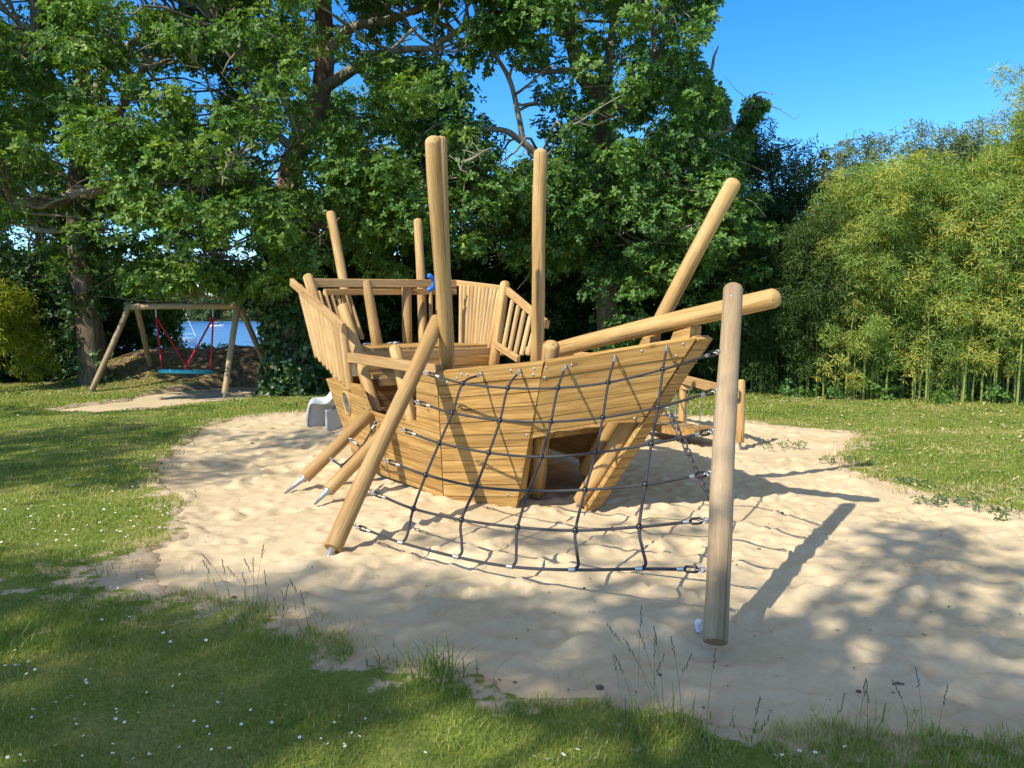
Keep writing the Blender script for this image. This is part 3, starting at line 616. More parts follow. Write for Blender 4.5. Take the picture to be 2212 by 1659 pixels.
# hedge trees just outside the left edge, one above the left shrubs
for i, (u0, Yc, zc, rx, rz, n, lab) in enumerate([(-300, 18.5, 2.4, 2.6, 2.4, 110, 'hedge tree beyond the left edge of the lawn'), (20, 23, 4.2, 2.8, 2.6, 120, 'dense tree closing the gap between the yellow bamboo and the left oak'), (-560, 16.5, 2.4, 2.6, 2.4, 90, 'second hedge tree beyond the left edge')]):
    x = (u0-1106)/FPX*Yc; C = ell(n, (x, Yc, zc), (rx, 1.3, rz), 350+i, .1, .4); bush('hedge_tree', C, .52, lab, M['oakdark'], 'tree', seed=360+i, L=.13, W=.075, tips=38, stems=4, base=(x, Yc, 0), stemr=.08)
# yellow bamboo at left
C = np.concatenate([ell(50, (-11.2, 15.9, 1.7), (1.0, .6, 1.1), 160, .3, .1), ell(26, (-10.2, 16.4, 1.3), (.8, .5, .9), 161, .3, .1)])
C = C[fbm(C[:, 0]*1.6, C[:, 2]*1.6, 5, 2) > .40]; bush('bamboo', C, .36, 'yellow-leaved bamboo glowing in the sun at the left edge', M['yellowleaf'], 'bamboo', base=(-11.2, 17.4, 0), seed=75, L=.17, W=.035, tips=40, nl=5, droop=.5, stems=4, stemr=.014, barkm='culm')
# bamboo grove on the right
def bamboo(i, x, y, h, rx, n, label, leafm, culms=24):
    root = empty('bamboo_clump', (x, y, 0)); tag(root, label, 'bamboo', 'bamboo clumps behind the right lawn')
    r = random.Random(300+i); mb = MB(); C = []; 
    for k in range(culms):
        bx, by = x+r.uniform(-rx, rx)*.8, y+r.uniform(-.5, .7); hh = h*r.uniform(.72, 1.04); lx, ly = r.uniform(-.5, .5), r.uniform(-.9, .2)
        pts = [Vector((bx+lx*(t**2), by+ly*(t**2), hh*t-(.5*hh*.12)*t**4)) for t in [q/9 for q in range(10)]]
        mb.tube(pts, [.022*(1-.8*q/9) for q in range(10)], 6, False)
        for p in pts[1:]:
            if p.z > h*.15: 
                for _ in range(3 if p.z > h*.4 else (1 if r.random() < .8 else 0)): C.append((p.x+r.gauss(0, .32), p.y+r.gauss(0, .28)-.1, p.z+r.gauss(0, .22)))
    q = random.Random(i); 
    for _ in range(n//3): C.append((x+q.uniform(-rx, rx), y+q.uniform(-.9, .6), h*(.17+.79*q.random()**.75)))
    mb.build('culms', M['culm'], root)
    C = np.array(C); leaves('foliage', C, R.uniform(.15, .34, len(C)), 38, 5, .125, .019, leafm, root, flat=1.1, up=.3, droop=.35, seed=400+i, spread=1.1)
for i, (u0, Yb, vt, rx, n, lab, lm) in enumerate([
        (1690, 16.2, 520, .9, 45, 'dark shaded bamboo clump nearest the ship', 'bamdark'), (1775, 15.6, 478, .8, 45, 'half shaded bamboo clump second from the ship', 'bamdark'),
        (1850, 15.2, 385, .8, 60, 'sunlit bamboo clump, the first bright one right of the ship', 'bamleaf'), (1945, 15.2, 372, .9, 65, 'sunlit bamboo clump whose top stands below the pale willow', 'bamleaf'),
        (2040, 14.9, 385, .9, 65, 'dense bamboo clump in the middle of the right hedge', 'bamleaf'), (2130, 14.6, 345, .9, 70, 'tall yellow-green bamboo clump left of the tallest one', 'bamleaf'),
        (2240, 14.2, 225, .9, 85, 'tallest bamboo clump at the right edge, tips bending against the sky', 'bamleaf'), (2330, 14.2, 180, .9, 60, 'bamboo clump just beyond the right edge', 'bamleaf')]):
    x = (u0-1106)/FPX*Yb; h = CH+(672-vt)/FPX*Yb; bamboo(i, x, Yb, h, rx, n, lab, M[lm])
for i, (u0, v0, Yc, rx, rz, n, lab, lm) in enumerate([(1950, 400, 19, 1.9, 1.3, 80, 'pale grey-green willow rising behind the bamboo', 'willow'), (2120, 380, 19, 1.6, 1.3, 60, 'pale willow with feathery top behind the tall bamboo', 'willow'),
        (1790, 430, 20, 1.0, 1.0, 34, 'small pale ash tree behind the shaded bamboo', 'willow'), (1655, 425, 19, 1.0, 1.6, 55, 'dark pointed conifer right of the forked oak', 'shrubleaf')]):
    c = P(u0, v0, Yc); C = ell(n, tuple(c), (rx, 1.3, rz), 180+i, .3, .2); C2 = ell(n//2, (c.x, c.y, c.z*.5), (rx, 1.2, c.z*.45), 190+i, .3, .4); C = np.concatenate([C, C2])
    if i == 2: C = C[:26]
    bush('willow_tree' if i < 2 else ('ash_tree' if i == 2 else 'conifer'), C, .42, lab, M[lm], 'tree', seed=80+i, L=.15, W=.035 if i != 2 else .08, tips=34, nl=5, stems=5, base=(c.x, c.y, 0), stemr=.07, droop=.2)
C = P(1655, 330, 19); 
# undergrowth at the foot of the bamboo
for i, (u0, Yb, n) in enumerate([(1700, 15.2, 22), (1880, 14.7, 26), (2010, 14.5, 26), (2150, 14.0, 26)]):
    x = (u0-1106)/FPX*Yb; C = ell(n//3, (x, Yb+.2, .02), (1.0, .3, .24), 220+i, .0, .2)
    bush('bramble', C, .2, ['bramble tuft at the foot of the shaded bamboo', 'bramble tuft under the first sunlit bamboo', 'bramble tuft under the middle bamboo', 'bramble tuft under the rightmost bamboo'][i], M['oakdark'], 'bramble', seed=230+i, L=.09, W=.06, tips=16, stems=4, stemr=.008, group='brambles under the bamboo')
# dark backing growth deep in the grove
for i, (u0, Yc, zt) in enumerate([(1720, 18.2, 4.0), (1840, 17.2, 3.4), (1960, 17, 3.6), (2090, 16.8, 3.8), (2230, 16.5, 4.4), (2350, 16.2, 4.6)]):
    x = (u0-1106)/FPX*Yc; C = ell(75, (x, Yc, zt*.48), (1.3, .8, zt*.55), 240+i, .1, .4)
    bush('shrub', C, .45, ['dark growth behind the shaded bamboo', 'dark growth behind the first sunlit bamboo', 'dark growth behind the bamboo below the willow', 'dark growth behind the middle of the bamboo', 'dark growth behind the tallest bamboo', 'dark growth beyond the right edge'][i], dk, seed=250+i, L=.16, W=.07, tips=30, group='dark growth inside the bamboo')
# --- far wood across the lake
r_ = np.random.RandomState(9); C = np.stack([r_.uniform(-430, 10, 900), r_.uniform(500, 560, 900), r_.uniform(-2, 11, 900)], 1); C[:, 2] += (C[:, 1]-500)*.06
far = leaves('far_wood', C, r_.uniform(3, 6, 900), 60, 3, 1.6, 1.1, M['farleaf'], None, flat=.8, seed=9); tag(far, 'pale green wood on the far shore of the lake', 'wood', kind='stuff')

# --- off-frame trees that shade the lawn and the front of the sand
def shade_pts(poly, n, seed, zr=(7.5, 11.5), dens=None):
    r = np.random.RandomState(seed); pl = [(G(u, v).x, G(u, v).y) for u, v in poly]; xs_ = [q[0] for q in pl]; ys_ = [q[1] for q in pl]; o = []
    while len(o) < n:
        x = r.uniform(min(xs_), max(xs_)); y = r.uniform(min(ys_), max(ys_))
        if inpoly(np.array([x]), np.array([y]), pl)[0]:
            z = r.uniform(*zr); o.append((x-SX*z, y-SY*z, z))
    return np.array(o)
nocheck = lambda p: np.ones(len(p), bool)
SH_LAWN = [shade_pts([(-300, 1075), (330, 1062), (345, 1000), (430, 935), (250, 905), (-300, 960)], 60, 1), shade_pts([(-300, 905), (400, 890), (420, 878), (-300, 880)], 16, 2), shade_pts([(360, 1045), (600, 1035), (560, 985), (350, 995)], 7, 3),
           shade_pts([(430, 965), (700, 955), (700, 932), (440, 940)], 8, 4), shade_pts([(330, 850), (600, 845), (600, 790), (330, 790)], 5, 5)]
CL = np.concatenate(SH_LAWN)
def offtree(name, base, C, rad, label, seed, tips=30):
    b = Vector(base); top = Vector(C.mean(0)); tr = bend(b, (top.x, top.y, top.z-1.0), 8, .04, seed); limbs = []
    r = random.Random(seed)
    for k in range(7): e = C[r.randrange(len(C))]; limbs.append((bend(tr[4+k % 4], e, 6, .1, seed+k, -.06), [.09-.012*q for q in range(7)]))
    return tree(name, base, [(tr, [.34-.02*q for q in range(9)])], limbs, C, rad, label, M['bark'], M['oakleaf'], tips=tips, seed=seed, maxb=60, clearf=nocheck)
offtree('oak_tree', (-13.5, 3.2, 0), CL, .50, 'oak outside the left edge of the view that shades the left lawn', 501, 22)
FORE = np.concatenate([shade_pts([(-300, 1700), (-300, 1215), (250, 1235), (420, 1300), (640, 1235), (800, 1255), (1000, 1290), (1300, 1300), (1400, 1420), (1360, 1500), (1180, 1490), (900, 1450), (640, 1560), (540, 1700)], 60, 6, (8, 12)),
                       shade_pts([(1400, 1290), (1500, 1300), (1700, 1420), (1700, 1640), (1450, 1500)], 7, 7), shade_pts([(1750, 1640), (2300, 1640), (2300, 1440), (1900, 1500), (1720, 1580)], 11, 8),
                       shade_pts([(1560, 1640), (2250, 1700), (2250, 1615), (1560, 1600)], 6, 9),
                       np.array([G(u, v) for u, v in []]).reshape(-1, 3)])
FORE2 = np.concatenate([shade_pts([(1650, 1330), (1980, 1120), (2300, 1130), (2300, 1420), (1850, 1460)], 19, 10, (7, 9.5)), shade_pts([(950, 1120), (1500, 1130), (1500, 1230), (900, 1250)], 4, 12, (8, 9.5))])
offtree('oak_tree', (-6.5, -5.5, 0), FORE, .44, 'oak behind the camera that shades the near lawn', 511, 26)
offtree('oak_tree', (-1.5, -6.5, 0), FORE2, .36, 'second oak behind the camera that dapples the right sand', 521, 14)

# ================================================================== the wooden ship
def log(name, A, B, rA, rB, mat, parent, dA=False, dB=True, n=26, squash=1.0, wav=.007, roll=0.0, flat=None):
    A = Vector(A); B = Vector(B); L = (B-A).length; up = Vector((0, 1, 0)) if abs((B-A).normalized().z) > .5 else Vector((0, 0, 1))
    z = (B-A).normalized(); x = up.cross(z).normalized(); y = z.cross(x); Mx = Matrix((x, y, z)).transposed().to_4x4(); Mx.translation = A
    prof = []
    if dA: prof += [(.02+rA*.75*(1-math.cos(t)), rA*math.sin(t)) for t in (.12, .45, .8, 1.15, 1.45)]
    else: prof += [(0, rA-.006), (.006, rA)]
    s0 = prof[-1][0]; m = max(4, int(L/.25)); ph = random.uniform(0, 6)
    e = rB*.75 if dB else .006
    for i in range(1, m): t = i/m; prof.append((s0+(L-e-s0)*t, lerp(rA, rB, t)))
    if dB: prof += [(L-rB*.75*(1-math.sin(t)), rB*math.cos(t)) for t in (.1, .45, .8, 1.15, 1.45)]
    else: prof += [(L-.006, rB), (L, rB-.006)]
    vs = []
    for zz, r in prof:
        r = r*(1+(.022*math.sin(zz*3.1+ph*2)+.014*math.sin(zz*7.7+ph)) if wav else 1)
        ox = wav*math.sin(zz*2.3+ph)*min(1, zz)*(1 if zz < L-.1 else .9); oy = wav*math.cos(zz*1.7+ph)
        for k in range(n):
            a = 2*math.pi*k/n+roll; X_ = r*math.cos(a); Y_ = r*math.sin(a)*squash
            if flat: X_ = min(X_, flat)
            vs.append(Mx@Vector((X_+ox, Y_+oy, zz)))
    mb = MB(); q = len(prof); v0 = random.random()
    mb.add(vs, [(i*n+k, i*n+(k+1) % n, (i+1)*n+(k+1) % n, (i+1)*n+k) for i in range(q-1) for k in range(n)], v0, True)
    mb.add(vs[:n], [tuple(range(n-1, -1, -1))], v0, dA); mb.add(vs[-n:], [tuple(range(n))], v0, dB)
    return mb.build(name, mat, parent, Mx)
def beam(name, A, B, w, h, mat, parent, up=Vector((0, 0, 1)), bev=.006):
    """rectangular timber from A to B; h along `up`, w across"""
    A = Vector(A); B = Vector(B); x = (B-A).normalized(); zz = x.cross(up).normalized(); yy = zz.cross(x)
    Mx = Matrix((x, yy, zz)).transposed().to_4x4(); Mx.translation = A; mb = MB()
    mb.box(Mx, (0, -h/2, -w/2), ((B-A).length, h/2, w/2), bev); return mb.build(name, mat, parent, Mx)
def clip(poly, nx, ny, d):
    out = []
    for i in range(len(poly)):
        a = poly[i-1]; b = poly[i]; fa = a[0]*nx+a[1]*ny-d; fb = b[0]*nx+b[1]*ny-d
        if (fa <= 0) != (fb <= 0): t = fa/(fa-fb); out.append((a[0]+(b[0]-a[0])*t, a[1]+(b[1]-a[1])*t))
        if fb <= 0: out.append(b)
    return out
def prism(mb, Mx, poly, z0, z1, var=None):
    ar = sum(poly[i-1][0]*poly[i][1]-poly[i][0]*poly[i-1][1] for i in range(len(poly)))
    if ar < 0: poly = poly[::-1]
    n = len(poly); vs = [Mx@Vector((x, y, z1)) for x, y in poly]+[Mx@Vector((x, y, z0)) for x, y in poly]
    mb.add(vs, [tuple(range(n)), tuple(range(2*n-1, n-1, -1))]+[((i+1) % n, i, i+n, (i+1) % n+n) for i in range(n)], var)
def panel(name, poly, xdir, parent, bw=.118, th=.034, gap=.0075, out=None, mat=None, start=None, top=0, back=True, label=None):
    """board-clad panel. poly: planar world polygon; xdir: board direction; out: a point on the outer side"""
    nrm = (poly[1]-poly[0]).cross(poly[2]-poly[0]).normalized()
    if nrm.dot(Vector(out)-poly[0]) < 0: nrm = -nrm
    x = (xdir-nrm*xdir.dot(nrm)).normalized(); y = nrm.cross(x)
    if y.z < -1e-3: x = -x; y = -y
    Mx = Matrix((x, y, nrm)).transposed().to_4x4(); Mx.translation = poly[0]; Mi = Mx.inverted()
    p2 = [(lambda q: (q.x, q.y))(Mi@p) for p in poly]; y0 = min(q[1] for q in p2); y1 = max(q[1] for q in p2)
    mb = MB(); cur = y1
    first = top or bw
    while cur > y0+.004:
        b = first if cur == y1 else bw; lo = cur-b
        s = clip(clip(p2, 0, 1, cur-gap/2), 0, -1, -(lo+gap/2))
        if len(s) >= 3:
            zt = th+(.008 if (top and cur == y1) else random.uniform(-.0008, .0008)); prism(mb, Mx, s, .006, zt)
        cur = lo
    if back: prism(mb, Mx, p2, -.006, .006, .5)
    o = mb.build(name, mat or M['plank'], parent, Mx)
    if label: o['label'] = label
    return o
T0 = P(1503, 726, 5.96); ax_ = Vector((math.cos(math.radians(128)), math.sin(math.radians(128)), 0)); nx_ = Vector((-ax_.y, ax_.x, 0)); nx_ = Vector((.788, .616, 0))
TC = T0+nx_*.08
def mir(q): q = Vector(q); return q-nx_*(2*(q-TC).dot(nx_))
def an(a, n, z): q = TC+ax_*a+nx_*n; return Vector((q.x, q.y, z))
ship = empty('play_ship', (-.6, 8.2, 0)); tag(ship, 'big pine play ship with round log masts and black climbing net in the sand pit', 'play structure')
P2 = P(950, 800, 6.75); P1 = P(1179, 778, 6.2); FB = G(963, 1067)
rB = lambda u, v: RP(u, v, P2, P1, FB)
SEAM = rB(1137, 944); rC = lambda u, v: RP(u, v, T0, P1, SEAM)
W_ = P(803.5, 888, 7.75); rD = lambda u, v: RP(u, v, P2, FB, W_); D1 = rD(820, 1014)
ET = P(637, 609, 9.7); rE = lambda u, v: RP(u, v, W_, D1, ET)
up_ = Vector((0, 0, 1)); mid_ = an(2.5, 0, .6)
def outp(q): return Vector(q)-Vector((0, 0, 0))-nx_*3
polyB = [P2, P1, rB(1118, 1088)-up_*.03, FB-up_*.04]
polyC = [P1, T0, rC(1386, 908), rC(1310, 909.4), rC(1284, 914), rC(1257, 922), rC(1232, 926), rC(1204.5, 927), rC(1192, 931), rC(1184, 936), rC(1137, 945)]
STEMF = rC(1262, 1099)
polyD = [rD(906, 813), P2+Vector((0, 0, -.005)), FB-up_*.04, rD(907, 1050), D1-up_*.03, W_, rD(875, 909), rD(906, 908)]
polyE = [rE(710, 817), rE(782, 831), rE(803.5, 888), D1-up_*.03, rE(770, 985)]
bdir = (P1-P2); bdir.z *= 1.0
for nm, pl, xd, tp in (('hull_panel', polyB, bdir, .13), ('bow_panel', polyC, T0-P1, .14), ('side_panel', polyD, Vector((FB-D1)), 0), ('stern_panel', polyE, D1-rE(770, 985)+Vector((0, 0, -.02)), 0)):
    o = panel(nm, pl, xd, ship, out=outp(pl[0]), top=tp)
    if nm == 'bow_panel': o['label'] = 'long bow panel facing the camera with a rough cut-out below'
    m2 = [mir(q) for q in pl]; sh = nx_*.30; s5 = nx_*.56
    c5 = mir(rB(1118, 1088))-s5-up_*.03; T5 = T0+nx_*.16; F5 = STEMF+nx_*.16; n5 = (F5-T5).cross(c5-T5); p5 = mir(P1); p5 = p5+nx_*(n5.dot(T5-p5)/n5.dot(nx_))
    if nm == 'hull_panel': m2 = [mir(P2), p5, c5, mir(FB)-up_*.04]
    if nm == 'bow_panel': m2 = [p5, T5, F5, c5]
    if nm == 'side_panel': m2 = [mir(rD(906, 813)), mir(P2), mir(FB), mir(D1), mir(W_)]
    panel(nm, m2, m2[1]-m2[0] if nm in ('hull_panel', 'bow_panel') else mir(pl[0]+xd)-mir(pl[0]), ship, out=mir(outp(pl[0])), top=tp)
panel('bow_face', [T0+nx_*.001, T0+nx_*.16, STEMF+nx_*.16, STEMF+nx_*.001], nx_, ship, out=T0-ax_*3, bw=.112)
# inner hull frame: seam post beside the opening, stem log, raking struts
e0 = rB(1137, 946); e1 = rB(1118, 1086); nb = (P1-P2).cross(FB-P2).normalized(); nb = nb if nb.y > 0 else -nb
mb = MB(); xx = (e1-e0).normalized(); Mx = frame(e0, xx, nb)
s_ = (rB(1100, 1000)-rB(1120, 1000)).normalized()
side = 1 if (Mx.to_3x3().col[2]).dot(s_) > 0 else -1
mb.box(Mx, (0, .008, -.0), ((e1-e0).length, .15, .05*side) if side > 0 else ((e1-e0).length, .15, 0), .004) if side > 0 else mb.box(Mx, (0, .008, -.05), ((e1-e0).length, .15, 0), .004)
mb.build('hull_post', M['plank'], ship, Mx)
log('hull_post', P(1160, 1066, 7.02), P(1190, 737, 6.34), .070, .072, M['log'], ship)
st_b = STEMF+nx_*.08+ax_*.13; st_t = T0+nx_*.08+ax_*.13; dd = (st_t-st_b).normalized()
log('stem_log', st_b+up_*.03, st_t+dd*.10, .074, .072, M['log'], ship)
log('strut', P(1264, 1018, 7.10), P(1356, 870, 6.72), .07, .07, M['log'], ship, dB=False)
def spike(A, B, parent, r=.026):
    A = Vector(A); B = Vector(B); mb = MB(); mb.tube([A, A.lerp(B, .08), A.lerp(B, .1), B], [r*1.5, r*1.5, r, r*.45], 12); return mb.build('metal_foot', M['steel'], parent)
spike(st_b+up_*.04, st_b-dd*.12-up_*.02, ship); spike(P(1264, 1018, 7.10), P(1256, 1046, 7.12), ship); spike(P(1182, 1010, 7.6), P(1178, 1045, 7.5), ship, .02)
# masts
def mast(u0, v0, Y0, u1, v1, Y1, r0, r1, **k): return log('mast', P(u0, v0, Y0), P(u1, v1, Y1), r0, r1, M['log'], ship, **k)
mast(968, 797, 6.98, 937.5, 293, 6.1, .069, .069, flat=.052, roll=.2); mast(972, 860, 7.8, 951, 293, 7.55, .062, .060)
mast(1160, 790, 8.75, 1168, 320, 8.5, .075, .074); mast(772, 765, 9.95, 712, 456, 10.5, .064, .061); mast(915, 760, 10.55, 903.5, 472, 10.9, .064, .061)
mast(1384, 770, 6.80, 1590, 386, 6.25, .064, .064)
# bowsprit and its chocks
bs0 = P(1196, 757, 7.15); bs1 = P(1684, 640, 5.42); log('bowsprit', bs0, bs1, .072, .071, M['log'], ship, dA=True)
mb = MB(); c0 = P(1478, 717, 6.06); Mx = frame(c0, (bs1-bs0), up_)
Mx = frame(c0, nx_, up_)
def wedge(c, L, h, w):
    mb = MB(); Mx = frame(c, (bs1-bs0), up_); prism(mb, Mx@Matrix.Identity(4), [(-L/2, -h), (L/2, -h), (L/2+h*.5, h*.55), (-L/2+h*.9, h*.35)], -w/2, w/2); return mb.build('chock', M['plank'], ship, Mx)
wedge(P(1475, 722, 6.08), .20, .07, .14); wedge(P(1400, 738, 6.35), .12, .05, .14)
# the two climbing-net uprights
PB = P(1544, 1388, 3.815); PT = P(1583, 614, 5.30); post = log('net_post', PB, PT, .0655, .066, M['post'], ship)
LB = P(718, 1186, 5.33); LT = P(946, 690, 6.90); log('net_log', LB, LT, .066, .066, M['log'], ship, dB=False); spike(LB.lerp(LT, .01), LB-(LT-LB).normalized()*.13, ship, .028)
mb = MB(); q = PT.lerp(PB, .045)+Vector((-.02, -.064, 0)); mb.ball(q, .012, sc=(1, .5, 1)); mb.build('bolt', M['steel'], ship)
A1, A2 = P(658, 1032, 7.38), P(802, 893, 7.70); log('net_log', A1, A2, .062, .062, M['log'], ship, dB=False); spike(A1, P(615, 1066, 7.16), ship)
B1, B2 = P(708, 1060, 6.86), P(838, 928, 7.42); log('net_log', B1, B2, .062, .062, M['log'], ship, dB=False); spike(B1, P(680, 1089, 6.68), ship)
# rails, posts, screens round the stern
top_rail0 = rE(637, 609); top_rail1 = rE(747, 704)
rl = (top_rail1-top_rail0).normalized(); ne = (D1-W_).cross(ET-W_).normalized(); ne = ne if ne.y < 0 else -ne
beam('rail', top_rail0-rl*.02+ne*.035, top_rail1+rl*.04+ne*.035, .05, .095, M['rail'], ship, up=up_)
for i in range(9):
    t = i/8; a = rE(lerp(647, 738, t), lerp(615, 695, t)); b = rE(lerp(695, 764, t), lerp(776, 847, t))
    log('slat', b+ne*.035, a+ne*.0, .043, .041, M['slat'], ship, dA=True, n=12, squash=.7, wav=0)
S1t = P(662, 592, 9.35); S1b = P(742, 850, 8.95); log('rail_post', S1b, S1t, .060, .062, M['log'], ship)
Qt = P(740, 657, 8.58); Qb = P(812, 892, 8.08); log('rail_post', Qb, Qt, .064, .064, M['log'], ship)
Rt = P(850.5, 746, 7.72); Rb = P(893, 925, 7.30); log('rail_post', Rb, Rt, .060, .060, M['log'], ship)
beam('rail', P(756, 772, 8.10), P(949, 800, 6.83), .07, .10, M['rail'], ship)
corner = P(985, 612, 10.75); S2t = P(1092, 606, 9.85); S2b = P(1066, 790, 9.72)
trl = P(668, 611, 9.42)
beam('rail', trl, P(985, 613, 10.70), .06, .105, M['rail'], ship)
beam('rail', P(700, 631, 9.75), P(985, 630, 10.85), .06, .08, M['rail'], ship)
log('rail_post', S2b, S2t, .066, .066, M['log'], ship)
for ut, ub, Yc in ((790, 815, 9.80), (877, 880, 10.22)):
    log('rail_post', P(ub, 748, Yc), P(ut, 603, Yc+.08), .068, .062, M['log'], ship)
for i in range(6):          # transom screen left of the slide opening
    u = 688+i*12.5; Yc = 9.62+i*.065; log('slat', P(u+34, 742-i, Yc), P(u, 628, Yc+.05), .027, .027, M['slat'], ship, dA=True, n=12, squash=.7, wav=0)
for i in range(4):
    u = 932+i*14; Yc = 10.55+i*.05; log('slat', P(u, 748, Yc), P(u-2, 622, Yc+.05), .028, .028, M['slat'], ship, dA=True, n=12, squash=.7, wav=0)
for i in range(11):         # starboard screen
    t = i/10; u = lerp(996, 1079, t); Yc = lerp(10.60, 9.92, t); log('slat', P(lerp(995, 1056, t), lerp(772, 757, t), Yc-.1), P(u, lerp(613, 624, t), Yc), .029, .029, M['slat'], ship, dA=True, n=12, squash=.7, wav=0)
beam('rail', P(985, 611, 10.72), P(1088, 624, 9.98), .05, .08, M['rail'], ship); beam('rail', P(990, 752, 10.62), P(1062, 745, 9.9), .05, .08, M['rail'], ship)
beam('rail', P(1096, 628, 9.80), P(1183, 702, 8.85), .05, .095, M['rail'], ship)
for i in range(5):
    t = (i+.6)/5.4; Yc = lerp(9.72, 9.0, t); ut = lerp(1100, 1170, t); vt = lerp(640, 700, t); log('slat', P(ut-24+4*t, 772, Yc-.1), P(ut, vt, Yc+.03), .030, .030, M['slat'], ship, dA=True, n=12, squash=.7, wav=0)
beam('rail', P(1066, 742, 9.75), P(1120, 776, 9.1), .05, .08, M['rail'], ship)
beam('rail', mir(P(756, 772, 8.18)), mir(P2)-up_*.02, .07, .10, M['rail'], ship)
# decks
def deck(name, pts, z, th=.04):
    pl = [Vector((q.x, q.y, z)) for q in pts]; return panel(name, pl, ax_, ship, out=pl[0]+up_, bw=.12, th=th, gap=.006)
deck('stern_deck', [an(4.13, -1.02, 0), an(4.13, 1.02, 0), an(5.25, .85, 0), an(5.25, -.85, 0)], 1.235)
beam('deck_beam', an(4.10, -1.04, 1.175), an(4.10, 1.04, 1.175), .05, .13, M['rail'], ship)
deck('step', [an(3.70, -.85, 0), an(3.70, .85, 0), an(4.05, .85, 0), an(4.05, -.85, 0)], .955)
beam('deck_beam', an(3.68, -.86, .93), an(3.68, .86, .93), .045, .10, M['rail'], ship)
deck('main_deck', [an(1.2, -.62, 0), an(1.2, .62, 0), an(2.3, .95, 0), an(3.7, .92, 0), an(3.7, -.92, 0), an(2.3, -.95, 0)], .60)
panel('bulkhead', [an(4.06, -.9, 1.15), an(4.06, .9, 1.15), an(4.06, .7, .1), an(4.06, -.7, .1)], nx_, ship, out=an(3, 0, 1))
Er = rE(770, 985); panel('transom', [rE(710, 817)+ne*-.02, mir(rE(710, 817)), mir(Er), Er], nx_, ship, out=an(8, 0, 1))
# porthole
pc = rE(756, 869); mb = MB(); Mx = frame(pc+ne*.036, (D1-Er), (W_-D1)); 
mb.torus(Mx, .128, .013, 28, 8); ph = mb.build('porthole', M['plank'], ship, Mx); mb = MB(); vs = [Mx@Vector((.124*math.cos(a)*k, .124*math.sin(a)*k, .004+.02*(1-k*k))) for k in (1, .8, .5, .001) for a in [2*math.pi*i/28 for i in range(28)]]
mb.add(vs, [(j*28+i, j*28+(i+1) % 28, (j+1)*28+(i+1) % 28, (j+1)*28+i) for j in range(3) for i in range(28)], 0, True); mb.build('porthole_glass', M['dark'], ph, Mx)
# bolts on the boards
for fn, pts in ((rB, [(962, 789+30), (972, 823), (993, 814), (1016, 806), (1110, 797), (1160, 793), (1158, 806), (1102, 1064), (1003, 806)]), (rC, [(1186, 790), (1182, 812), (1391, 755), (1480, 740), (1465, 765), (1375, 900), (1144, 936), (1240, 785)])):
    for u, v in pts:
        q = fn(u, v); n_ = -nb; mb = MB(); mb.ball(q+n_*.042, .013, 10, 6, sc=(1, .55, 1)); mb.build('bolt', M['steel'], ship)
# ship's wheel
wc = P(949, 612, 10.15); mb = MB(); Mx = frame(wc, nx_, up_); mb.torus(Mx, .10, .018, 24, 8); mb.ball(wc, .045); wh = mb.build('steering_wheel', M['blue'], ship, Mx)
for k in range(6):
    a = k*math.pi/3+.5; d = Mx.to_3x3()@Vector((math.cos(a), math.sin(a), 0)); mb = MB(); mb.tube([wc+d*.02, wc+d*.10, wc+d*.12, wc+d*.19, wc+d*.205], [.016, .016, .03, .034, .015], 10); mb.build('handle', M['blue'], wh)
log('wheel_post', P(952, 745, 10.1), wc+Vector((.0, .06, 0)), .035, .035, M['log'], ship)
# slide
pts = [Vector(q) for q in ((-1.62, 9.98, 1.24), (-1.72, 10.08, 1.24), (-1.85, 10.2, 1.12), (-2.05, 10.38, .93), (-2.16, 10.52, .66), (-2.29, 10.64, .46), (-2.40, 10.74, .38), (-2.54, 10.87, .375), (-2.66, 10.97, .39), (-2.72, 11.03, .35), (-2.75, 11.06, .20), (-2.77, 11.08, .0), (-2.78, 11.09, -.08))]
sd = Vector((.64, .77, 0)); V = []; prof = [(-.24, .02, 0), (-.24, .14, 1), (-.22, .155, 1), (-.20, .14, 1), (-.18, .05, 0), (-.10, .0, 0), (0, -.01, 0), (.10, .0, 0), (.18, .05, 0), (.20, .14, 1), (.22, .155, 1), (.24, .14, 1), (.24, .02, 0)]
for i, p in enumerate(pts):
    t = (pts[min(i+1, len(pts)-1)]-pts[max(i-1, 0)]).normalized(); u_ = sd.cross(t).normalized(); u_ = u_ if u_.z > -.2 else -u_
    nrm_ = Vector((-t.z*(-.77)*0, 0, 0)); u_ = t.cross(sd).normalized(); 
    if u_.z < 0 and i < 9: u_ = -u_
    if i >= 9: u_ = Vector((-.75, .62, .25)).normalized() if i > 9 else Vector((-.4, .33, .85)).normalized()
    hgt = .35 if i < 2 else 1.0 if i < 6 else max(.35, 1-.12*(i-5))
    for a, b, _ in prof: V.append(p+sd*a+u_*(b*hgt))
n = len(prof); mb = MB(); F_ = [(i*n+k, i*n+k+1, (i+1)*n+k+1, (i+1)*n+k) for i in range(len(pts)-1) for k in range(n-1)]
mb.add(V, F_, .5, True); sl = mb.build('slide', M['white'], ship); so = sl.modifiers.new('thick', 'SOLIDIFY'); so.thickness = .022; so.offset = 0; sb = sl.modifiers.new('sub', 'SUBSURF'); sb.levels = 1; sb.render_levels = 1
mb = MB(); mb.box(frame(Vector((-2.44, 10.80, 0)), sd, up_), (-.24, -.05, -.02), (.24, .33, .02), .008); mb.build('slide_foot', M['white'], sl)
